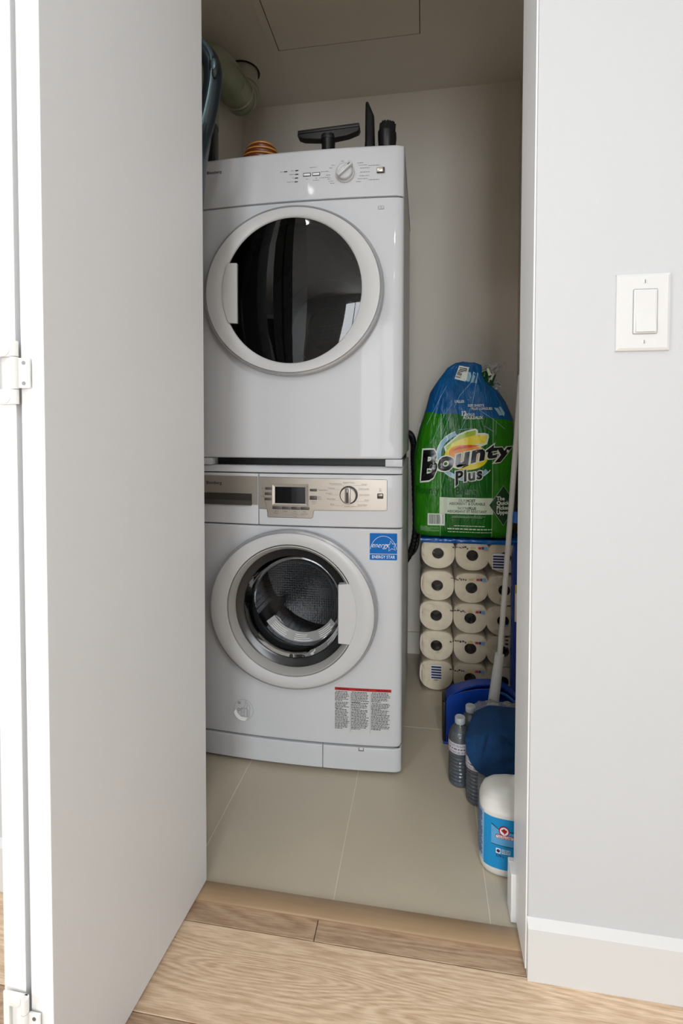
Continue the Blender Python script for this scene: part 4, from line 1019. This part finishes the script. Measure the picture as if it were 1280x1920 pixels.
def wplus(t, y): return pu(540+255*t, 1245-45*t-150*y+ (30*(1-t*6) if t < .16 and y < .1 else 0))
decal('logo_outline', 'outline_print', LG, 3.6, lambda b: (text(b, 'Bounty', 0, 0, 1, offset=.085, shear=.1, warp=lambda t, y: (lambda q: q)(wb((t*1.03-.015), y)), space=1.08), text(b, 'Plus', 0, 0, 1, offset=.085, warp=lambda t, y: wplus(t*1.08-.04, y), space=1.1)), .02)
decal('logo_word', 'logo_black', LG, 4.4, lambda b: (text(b, 'Bounty', 0, 0, 1, offset=.042, shear=.1, warp=wb, space=1.08), text(b, 'Plus', 0, 0, 1, offset=.035, warp=wplus, space=1.1)), .02)
decal('ghost_lettering', 'ghost_green', PT, 0, lambda b: (text(b, 'Bounty', *pu(150, 1355), .0385, 'LEFT', .01, sx=.75), text(b, 'Bounty', *pu(540, 1355), .0385, 'LEFT', .01, sx=.75)))
BN = decal('banner', 'pale_green', PT, .5, lambda b: PP(b, [(388, 1385), (900, 1385), (862, 1452), (905, 1540), (388, 1540)][::-1]))
def ptext(b, s, uu, vv, hpx, al='CENTER', off=0, sx=1): x, z = pu(uu, vv); text(b, s, x, z, hpx*.000378, al, off, sx=sx)
decal('banner_print', 'dark_green', BN, 1.2, lambda b: (ptext(b, 'OUR', 572, 1424, 34, 'LEFT', .01, .9), ptext(b, 'MOST', 645, 1424, 35, 'LEFT', .04, .9), ptext(b, 'ABSORBENT & DURABLE', 653, 1453, 34, off=.015, sx=.88),
      ptext(b, 'NOTRE', 564, 1496, 34, 'LEFT', .01, .9), ptext(b, 'PLUS', 670, 1496, 34, 'LEFT', .04, .9), ptext(b, 'ABSORBANT ET RÉSISTANT', 653, 1526, 34, off=.015, sx=.86)))
DI = decal('diamond', 'dark_green', PT, 1.8, lambda b: PP(b, [(865, 1452), (1003, 1640), (1135, 1455), (1000, 1265)]))
decal('diamond_edge', 'outline_print', DI, 2.4, lambda b: PS(b, [(865, 1452), (1003, 1640), (1135, 1455), (1000, 1265)], .0011, True))
decal('diamond_print', 'outline_print', DI, 2.6, lambda b: [ptext(b, s, 934, v, 50, 'LEFT', .03, .95) for s, v in (('The', 1402), ('Quicker', 1445), ('Picker', 1490), ('Upper', 1532))])
BC = decal('barcode', 'outline_print', PT, 1, lambda b: PP(b, [(272, 1542), (272, 1655), (440, 1655), (440, 1542)]))
def bars(b):
    rd = random.Random(9); uu = 284
    while uu < 425: wd = rd.choice((2, 3, 5)); PP(b, [(uu, 1550), (uu, 1642), (uu+wd, 1642), (uu+wd, 1550)]); uu += wd+rd.choice((3, 4))
decal('barcode_bars', 'logo_black', BC, 1.8, bars, 0)
def small(b):
    for (a, c, v, s) in ((530, 830, 1655, 12), (466, 895, 1686, 18), (470, 895, 1714, 14), (510, 830, 1562, 5), (505, 800, 1573, 5), (200, 270, 1672, 4), (200, 385, 1682, 4), (200, 300, 1692, 4), (200, 385, 1702, 4), (200, 385, 1712, 4)):
        x0, z = pu(a, v); x1, _ = pu(c, v); dashes(b, x0, x1, z, s*.55*.00038, seed=a+v)
decal('fine_print', 'pale_green', PT, .8, small)
decal('top_print', 'outline_print', PT, .8, lambda b: (ptext(b, 'FEUILLES', 497, 492, 34, 'LEFT', .02, .9), ptext(b, 'SIZE SHEETS', 655, 530, 32, 'LEFT', .01, .85), ptext(b, 'PLUS LONGUES', 690, 560, 32, 'LEFT', .01, .85), ptext(b, '12', 588, 615, 62, 'LEFT', .04, .8),
      ptext(b, 'ROLLS', 632, 614, 32, 'LEFT', .02, .9), ptext(b, 'ROULEAUX', 610, 647, 38, 'LEFT', .02, .9)))
def topbar(b): PP(b, [(575, 132), (672, 152), (640, 292), (528, 262)][::-1])
TB = decal('top_label', 'outline_print', PT, 1.4, topbar)
def tb2(b):
    for k in range(7):
        s = (k+.6)/8; PP(b, [(580-45*s, 140+118*s), (580-45*s-3, 148+118*s), (655-30*s-3, 166+122*s), (655-30*s, 158+122*s)])
decal('top_label_bars', 'logo_black', TB, 2.0, tb2, 0)
for pts in ([(660, 195), (690, 200), (692, 240), (672, 292), (640, 290)], [(712, 195), (735, 215), (712, 305), (682, 300)], [(752, 205), (760, 215), (742, 308), (722, 305)], [(905, 540), (945, 545), (985, 610), (955, 615)], [(950, 535), (970, 530), (1008, 590), (1000, 622), (985, 610)]):
    decal('roll_picture', 'sky_print', PT, 1.2, lambda b, q=pts: PP(b, q[::-1]))
# pale strokes paint the highlights along creases in the plastic
bm = B()
for p in ([(560, 800), (640, 640), (700, 500), (730, 340), (752, 200)], [(385, 870), (470, 640), (580, 420), (690, 300)], [(300, 880), (420, 620), (520, 480)], [(330, 560), (400, 420), (450, 330)], [(920, 800), (925, 660)], [(760, 560), (880, 640), (1010, 740)], [(560, 748), (700, 735)], [(810, 710), (900, 765)], [(255, 700), (330, 560), (350, 520)]):
    stroke(bm, [(pu(*q)[0], pu(*q)[1]) for q in p], .0011)
cut(bm, .01, .01); drape(bm, yp, .0026); obj('crease_glint', bm, 'sky_print', PT, smooth=0)
bm = B(); rd = random.Random(12)
for k in range(26):
    uu, vv = rd.uniform(790, 905), rd.uniform(215, 400); ln = rd.uniform(40, 110); an = rd.uniform(-.5, .5); q = pu(uu, vv); q2 = pu(uu+ln*math.sin(an), vv-ln*math.cos(an)); wd = rd.uniform(.003, .008)
    yy = .505+rd.uniform(-.006, .006); a = bm.verts.new((q[0]-wd, yy, q[1])); b = bm.verts.new((q[0]+wd, yy+.004, q[1]+.003)); c = bm.verts.new((q2[0]+wd*.4, yy, q2[1])); d = bm.verts.new((q2[0]-wd*.5, yy+.003, q2[1]-.002))
    fc = bm.faces.new((a, b, c, d)); fc.material_index = rd.choice((0, 0, 1, 2))
o = obj('torn_edge', bm, ['dark_green', 'pale_green', 'ghost_green'], PT, smooth=0); o['kind'] = 'stuff'
# torn clear film at the top right
bm = B(); nx, nz = 16, 16; G = []
for i in range(nz+1):
    row_ = []
    for j in range(nx+1):
        uu, vv = 745+j/nx*190, 395-i/nz*290; x, z = pu(uu+40*math.sin(i*.5)+60*i/nz, vv+28*noise.noise(Vector((j*.6, i*.3, 3))))
        row_.append(bm.verts.new((x, .512+.016*noise.noise(Vector((j*.45, i*.45, 5))), z)))
    G.append(row_)
for i in range(nz):
    for j in range(nx):
        if noise.noise(Vector((j*.5, i*.5, 8))) > -.28-(.1 if i < 8 else -.12): bm.faces.new((G[i][j], G[i][j+1], G[i+1][j+1], G[i+1][j]))
bmesh.ops.delete(bm, geom=[v for v in bm.verts if not v.link_faces], context='VERTS')
obj('torn_film', bm, 'film_crumple', PT, smooth=0)

# ------------------------------------------------------------------ dustpan with long handle
t = thing('upright_dustpan', (.24, .2, 0), 'blue upright dustpan with long white handle in front of the toilet rolls', 'dustpan')
bm = B(); P = [(.1285, .004), (.1285, .128), (.134, .137), (.152, .152), (.184, .1655), (.222, .175), (.262, .179), (.300, .174), (.330, .158), (.345, .140), (.345, .004)]
loft(bm, [[(x, .232, z) for x, z in P], [(x, .238, z) for x, z in P]], True, True); obj('back_panel', bm, 'pan_blue', t, smooth=30)
bm = B()
rim = [(x, z) for x, z in P[1:-1]]
lo = []
for x, z in [P[0]]+rim+[P[-1]]:
    lo.append([(x, .172+max(0, z-.12)*.5, z), (x, .235, z), (x+(-.004 if x > .24 else .004), .235, z-.004 if z > .1 else z), (x+(-.004 if x > .24 else .004), .172+max(0, z-.12)*.5, z-.004 if z > .1 else z)])
loft(bm, lo, True, True); obj('pan_shell', bm, 'pan_blue', t, smooth=30)
bm = B(); P2 = [(.129, .02), (.129, .129), (.150, .149), (.184, .1625), (.222, .172), (.262, .176), (.285, .1735), (.285, .02)]
loft(bm, [[(x, .176, z) for x, z in P2], [(x, .181, z) for x, z in P2]], True, True); obj('front_panel', bm, 'pan_blue', t, smooth=30)
bm = B(); tube(bm, [(.2865, .176, .168), (.303, .176, .164), (.322, .176, .150), (.337, .178, .133), (.343, .18, .11)], .0045, 8); obj('rim', bm, 'pan_blue_light', t)
bm = rbox(.118, .1275, .168, .236, .008, .128, .002); obj('rubber_lip', bm, 'black', t)
bm = B(); box(bm, .1195, .345, .165, .238, .001, .008); obj('foot', bm, 'pan_blue', t, bevel=.002)
bm = B(); tube(bm, [(.252, .158, .02), (.2655, .150, .159), (.2815, .150, .2975)], [.0165, .0160, .0130], 20); obj('sleeve', bm, 'pole_white', t)
bm = B(); tube(bm, [(.2800, .150, .28), (.2827, .150, .31), (.3210, .150, .93), (.332, .150, 1.12)], .0078, 16); PLE = obj('pole', bm, 'pole_white', t)
bm = B(); tube(bm, [(.3240, .150, .690), (.3255, .150, .722)], .0130, 14); obj('broom_clip', bm, 'pan_blue_light', t)

# ------------------------------------------------------------------ water bottles
def bottle_proto():
    t = thing('water_bottle', (0, 0, 0), '', 'bottle', 'shrink-wrapped water bottles')
    R_ = .0305; pr = [(.001, .003), (.022, .001), (.0285, .004), (R_, .012)]
    z = .016
    while z < .088: pr += [(R_-.0028, z), (R_, z+.0045)]; z += .0095
    pr += [(R_, .092), (R_, .122), (R_-.001, .126), (.0285, .136), (.0235, .148), (.0165, .157), (.0125, .162), (.0125, .168)]
    bm = B(); lathe(bm, pr, n=28, cap0=True, cap1=True); obj('bottle_body', bm, 'bottle_plastic', t, smooth=50)
    bm = B(); lathe(bm, [(.0275, .004), (.029, .012), (.0288, .088), (.0290, .12), (.027, .134), (.022, .145)], n=24, cap0=True, cap1=True); obj('water', bm, 'water', t, smooth=50)
    bm = B(); lathe(bm, [(.0309, .093), (.0309, .1215)], n=28); lb = obj('bottle_label', bm, 'bottle_label', t, smooth=60)
    bm = B(); rd = random.Random(6)
    for zz, hh, m in ((.1165, .0010, 0), (.1135, .0010, 0), (.1050, .0026, 0), (.0985, .0010, 0), (.0960, .0010, 0)):
        a = 0
        while a < 2*PI:
            da = rd.uniform(.08, .3); n = max(1, int(da/.08))
            for q in range(n):
                u0, u1 = a+da*q/n, a+da*(q+1)/n
                bm.faces.new([bm.verts.new((.0312*math.cos(w_), .0312*math.sin(w_), h_)) for w_, h_ in ((u0, zz), (u1, zz), (u1, zz+hh), (u0, zz+hh))])
            a += da+rd.uniform(.05, .12)
    obj('label_print', bm, 'purple_print', lb, smooth=0)
    bm = B(); pr = [(.0135, .164), (.0140, .166), (.0140, .178), (.0130, .180), (.011, .1803), (.0105, .1795)]
    lathe(bm, pr, n=28, cap1=True); obj('cap', bm, 'cap_grey', t, smooth=40)
    return t
def dup(root):
    c = root.copy(); COL.objects.link(c)
    for ch in list(root.children):
        d = ch.copy(); COL.objects.link(d); d.parent = c
        for g in ch.children: e = g.copy(); COL.objects.link(e); e.parent = d
    return c
proto = bottle_proto()
SP = [(.158, .004, 'clear water bottle with grey cap at the left front of the wrapped pack'), (.191, .066, 'water bottle with grey cap just behind the left front one'), (.199, -.058, 'water bottle nearest the white jug, under the hanging cloth'),
      (.225, .005, 'water bottle directly right of the left front one, half under the cloth'), (.258, .066, 'water bottle in front of the white dustpan sleeve, under crumpled film'), (.265, -.056, 'water bottle under the middle of the blue cloth, behind the white jug'), (.2915, .006, 'water bottle under the cloth near the jamb, second row of the pack'), (.3245, .068, 'rearmost water bottle under the crumpled film, nearest the right wall')]
for i, (x, y, lb) in enumerate(SP):
    o = proto if i == 0 else dup(proto); o.location = (x, y, .0005); o.rotation_euler = (0, 0, [2.4, 1.2, 2.2, .5, .8, 2.0, 1.4, .3, .9, 2.6][i])
    o['label'] = lb or 'water bottle hidden under the crumpled film and blue cloth'
# crumpled shrink film over the pack
def hfilm(x, y):
    q = noise.noise(Vector((x*38, y*38, 2)))*.009+noise.noise(Vector((x*90, y*90, 6)))*.004
    return .190+q
bm = B(); nx, ny = 46, 46; G = []
for i in range(nx+1):
    row_ = []
    for j in range(ny+1):
        x0 = .196; x = x0+(.350-x0)*i/nx+.004*noise.noise(Vector((i*.3, j*.3, 1))); v = j/ny
        yfz = -.092
        if v < .35: s = v/.35; y, z = yfz-.002*math.sin(s*9), .012+(.185-.012)*s
        else: s = (v-.35)/.65; y = yfz+(.110+.092)*s; z = hfilm(x, y)-.012*max(0, 1-s*8)-.02*max(0, s*8-7)
        if i < 6: z -= (6-i)*.0035 if v >= .35 else 0
        y += .004*noise.noise(Vector((x*60, z*60, 3)))
        row_.append(bm.verts.new((x, y, z)))
    G.append(row_)
for i in range(nx):
    for j in range(ny): bm.faces.new((G[i][j], G[i+1][j], G[i+1][j+1], G[i][j+1]))
tag(obj('shrink_film', bm, 'film_crumple', smooth=70), 'crumpled clear shrink film stretched over the water bottle pack', 'plastic film')

# ------------------------------------------------------------------ blue cloth
bm = B(); nu, nv = 64, 64; G = []
for i in range(nu+1):
    a = i/nu; row_ = []
    for j in range(nv+1):
        v = j/nv
        xl = interp([(0, .196), (.18, .180), (.35, .1635), (.55, .1655), (.75, .174), (.9, .188), (1, .204)], v)
        xr = .345
        x = xl+(xr-xl)*a
        zb = interp([(0, .112), (.06, .1035), (.2, .1010), (.4, .108), (.7, .123), (1, .138)], a)
        if v < .35:
            s = v/.35; y = .000-.101*s; z = .205+.012*math.sin(min(1, a*3)*PI/2)-.010*(1-min(1, a*4))-.016*s*s
        else:
            s = (v-.35)/.65; zt = .189+.012*math.sin(min(1, a*3)*PI/2)-.010*(1-min(1, a*4)); z = zt+(zb-zt)*s; y = -.101-.014*math.sin(s*PI*.6)
        q = noise.noise(Vector((a*3.0, v*3.2, 1.5)))*.014+noise.noise(Vector((a*7, v*6, 4)))*.006
        fold = -.012*math.exp(-((a-.52)-(v-.42)*.9)**2/.006)*math.exp(-((v-.45)/.16)**2)+.012*math.exp(-((a-.22)+(v-.4)*.25)**2/.0016)*math.exp(-((v-.42)/.2)**2)
        y -= q*.8+fold*-1.0 if False else q*.8-fold*1.0*-1
        z += q*.5
        row_.append(bm.verts.new((x, y, z)))
    G.append(row_)
for i in range(nu):
    for j in range(nv): bm.faces.new((G[i][j], G[i+1][j], G[i+1][j+1], G[i][j+1]))
o = tag(obj('cleaning_cloth', bm, 'cloth_blue', smooth=80), 'dark blue cleaning cloth draped over the water bottles', 'cloth')
md = o.modifiers.new('thick', 'SOLIDIFY'); md.thickness = .005; md.offset = 1
md = o.modifiers.new('sub', 'SUBSURF'); md.levels = 1; md.render_levels = 1

# ------------------------------------------------------------------ white jug
JC = (.2555, -.245)
JG = thing('cleaner_jug', (JC[0], JC[1], 0), 'large white plastic jug with a cyan label beside the door jamb', 'jug')
def foot(hx, hy, ox=0, oy=0, e=.5, n=56, rot=math.radians(-3)):
    out = []
    for k in range(n):
        a = 2*PI*k/n; c, s_ = math.cos(a), math.sin(a); x = ox+hx*math.copysign(abs(c)**e, c); y = oy+hy*math.copysign(abs(s_)**e, s_)
        out.append((JC[0]+x*math.cos(rot)-y*math.sin(rot), JC[1]+x*math.sin(rot)+y*math.cos(rot)))
    return out
bm = B(); lo = []
jt = ((.0005, .055, .034, 0, 0, .6), (.002, .064, .042, 0, 0, .55), (.010, .0705, .0485, 0, 0, .62), (.022, .0725, .0505, 0, 0, .62), (.135, .0725, .0505, 0, 0, .62), (.142, .0720, .050, 0, 0, .62), (.150, .0705, .0475, .001, .002, .6), (.160, .067, .042, .004, .005, .5), (.169, .060, .036, .010, .009, .55), (.175, .050, .029, .018, .012, .6), (.180, .036, .022, .032, .014, .7), (.196, .026, .020, .041, .012, .85), (.212, .021, .019, .044, .010, 1), (.236, .018, .018, .045, .010, 1), (.248, .018, .018, .045, .010, 1))
for A_, B_ in zip(jt, jt[1:]):
    n_ = 4 if A_[0] >= .13 else 1
    for q in range(n_):
        z, hx, hy, ox, oy, e = [A_[i]+(B_[i]-A_[i])*q/n_ for i in range(6)]
        lp_ = []
        for x, y in foot(hx, hy, ox, oy, e):
            g = math.exp(-((x-.262)/.030)**2-((z-.170)/.017)**2)
            lp_.append((x, y+.24*g*max(0, JC[1]-.008-y), z-.002*g))
        lo.append(lp_)
z, hx, hy, ox, oy, e = jt[-1]; lo.append([(x, y, z) for x, y in foot(hx, hy, ox, oy, e)])
loft(bm, lo, True, True); obj('jug_body', bm, 'jug_white', JG, smooth=60)
# handle and cap, on the side away from the opening
F_ = foot(.001, .001, .045, .010, 1); cxj, cyj = F_[0]
bm = B(); lathe(bm, [(.021, .240), (.022, .244), (.022, .262), (.020, .265)], (cxj, cyj, 0), n=28, cap1=True); obj('cap', bm, 'star_blue', JG)
bm = B(); hp = foot(.001, .001, .058, .002, 1)[0]; tube(bm, spline([(cxj+.010, cyj, .232), (cxj+.026, cyj-.004, .230), (hp[0]+.012, hp[1], .20), (hp[0]+.004, hp[1], .150)], 6), .009, 12); obj('handle', bm, 'jug_white', JG, smooth=60)
# wrap-around label: front cyan, left side pale with print
ring_ = foot(.0732, .0512, 0, 0, .62, 112)
def band(name, m, k0, k1, z0, z1, par=JG, off=0, wavy=0, lab=None):
    bm = B(); A, Bq = [], []
    for k in range(k0, k1+1):
        x, y = ring_[k % 112]; d = Vector((x-JC[0], y-JC[1])).normalized()*off; w_ = wavy*math.sin((k-k0)/(k1-k0)*PI)
        A.append(bm.verts.new((x+d.x, y+d.y, z0+w_*.5))); Bq.append(bm.verts.new((x+d.x, y+d.y, z1-w_)))
    for a, b, c, d in zip(A, A[1:], Bq[1:], Bq): bm.faces.new((a, b, c, d))
    return obj(name, bm, m, par, smooth=60)
LB = band('front_label', 'jug_cyan', 67, 110, .024, .134, wavy=.0)
SL = band('side_label', 'jug_side', 44, 67, .028, .138)
# frame of the front face for flat print
pA, pB = Vector((*ring_[72], 0)), Vector((*ring_[96], 0)); dF = (pB-pA).normalized(); nF = Vector((dF.y, -dF.x, 0)); 
def front(bm, off):
    for v in bm.verts: 
        x, z = v.co.x, v.co.z; p = pA+dF*((x-pA.x)/dF.x)
        # follow the label's slight bulge
        best = min(ring_, key=lambda q: (q[0]-x)**2+(0 if q[1] < JC[1] else 9)); v.co = Vector((x, best[1]-off if False else min(p.y, best[1])-off, z))
def jd(name, m, build, off, par=None):
    bm = B(); build(bm); cut(bm, .006, 0)
    for v in bm.verts:
        x = v.co.x; c = [(q[0], q[1]) for q in ring_ if q[1] < JC[1]-.02]; c.sort()
        for (xa, ya), (xb, yb) in zip(c, c[1:]):
            if xa <= x <= xb: v.co.y = ya+(yb-ya)*(x-xa)/max(1e-6, xb-xa)-off; break
        else: v.co.y = (c[0] if x < c[0][0] else c[-1])[1]-off
    return obj(name, bm, m, par or LB, smooth=0)
jd('label_panel', 'jug_light', lambda b: poly(b, [(.2035, .0775), (.31, .0760), (.31, .108), (.232, .108), (.2035, .1185)]), .0008)
jd('label_stripe', 'dark_green', lambda b: (stroke(b, [(.2035, .1195), (.216, .1120), (.232, .1085), (.32, .107)], .0016), stroke(b, [(.2035, .0770), (.31, .0750)], .0012)), .0010)
jd('emblem_disc', 'label_red', lambda b: poly(b, arc(.2290, .1090, .0108, .0108, 0, 350, 28)), .0012)
jd('emblem_disc', 'white_print', lambda b: poly(b, arc(.2290, .1090, .0086, .0086, 0, 350, 28)), .0016)
leaf = [(0, -1), (.06, -.45), (.5, -.5), (.42, -.32), (.95, .12), (.8, .2), (.88, .52), (.55, .45), (.48, .6), (.2, .28), (.3, .8), (.14, .72), (0, 1)]
leaf = leaf+[(-a, b) for a, b in leaf[::-1][1:-1]]
jd('maple_leaf', 'label_red', lambda b: poly(b, [(.2290+a*.0064, .1092+q*.0064) for a, q in leaf][::-1]), .0020)
jd('emblem_ribbon', 'label_red', lambda b: poly(b, rrect(.2120, .2490, .0925, .1005, .003)), .0016)
jd('emblem_ribbon', 'white_print', lambda b: poly(b, rrect(.2130, .2480, .0935, .0995, .0026)), .0020)
def rb(b): dashes(b, .2145, .2465, .0968, .0016, seed=3); dashes(b, .2165, .2445, .0942, .0014, seed=4)
jd('ribbon_print', 'label_red', rb, .0024)
jd('label_icon', 'white_print', lambda b: (poly(b, rrect(.2130, .2222, .0590, .0700, .001)), stroke(b, rrect(.2245, .2420, .0600, .0690, .001), .0006, closed=True)), .0010)
jd('label_icon_mark', 'navy_print', lambda b: (poly(b, arc(.2176, .0645, .0036, .0036, 0, 350, 16)),), .0014)
jd('icon_print', 'white_print', lambda b: [dashes(b, .2258, .2408, .0665-k*.0028, .0013, seed=30+k) for k in range(3)], .0012)
jd('volume_print', 'navy_print', lambda b: text(b, '3,78 L', .2125, .0515, .0068, 'LEFT', .03), .0010)
bm = B(); rd = random.Random(8)
for l in range(26):
    z = .131-l*.0037; k = 48
    while k < 65:
        n_ = rd.choice((1, 2, 3)); 
        for q in range(n_):
            if k+q+1 > 66: break
            (xa, ya), (xb, yb) = ring_[k+q], ring_[k+q+1]; da = Vector((xa-JC[0], ya-JC[1])).normalized()*.0008
            bm.faces.new([bm.verts.new(p) for p in ((xa+da.x, ya+da.y, z), (xb+da.x, yb+da.y, z), (xb+da.x, yb+da.y, z+.0018), (xa+da.x, ya+da.y, z+.0018))])
        k += n_+1 if rd.random() < .3 else n_
obj('side_print', bm, 'jug_text', SL, smooth=0)
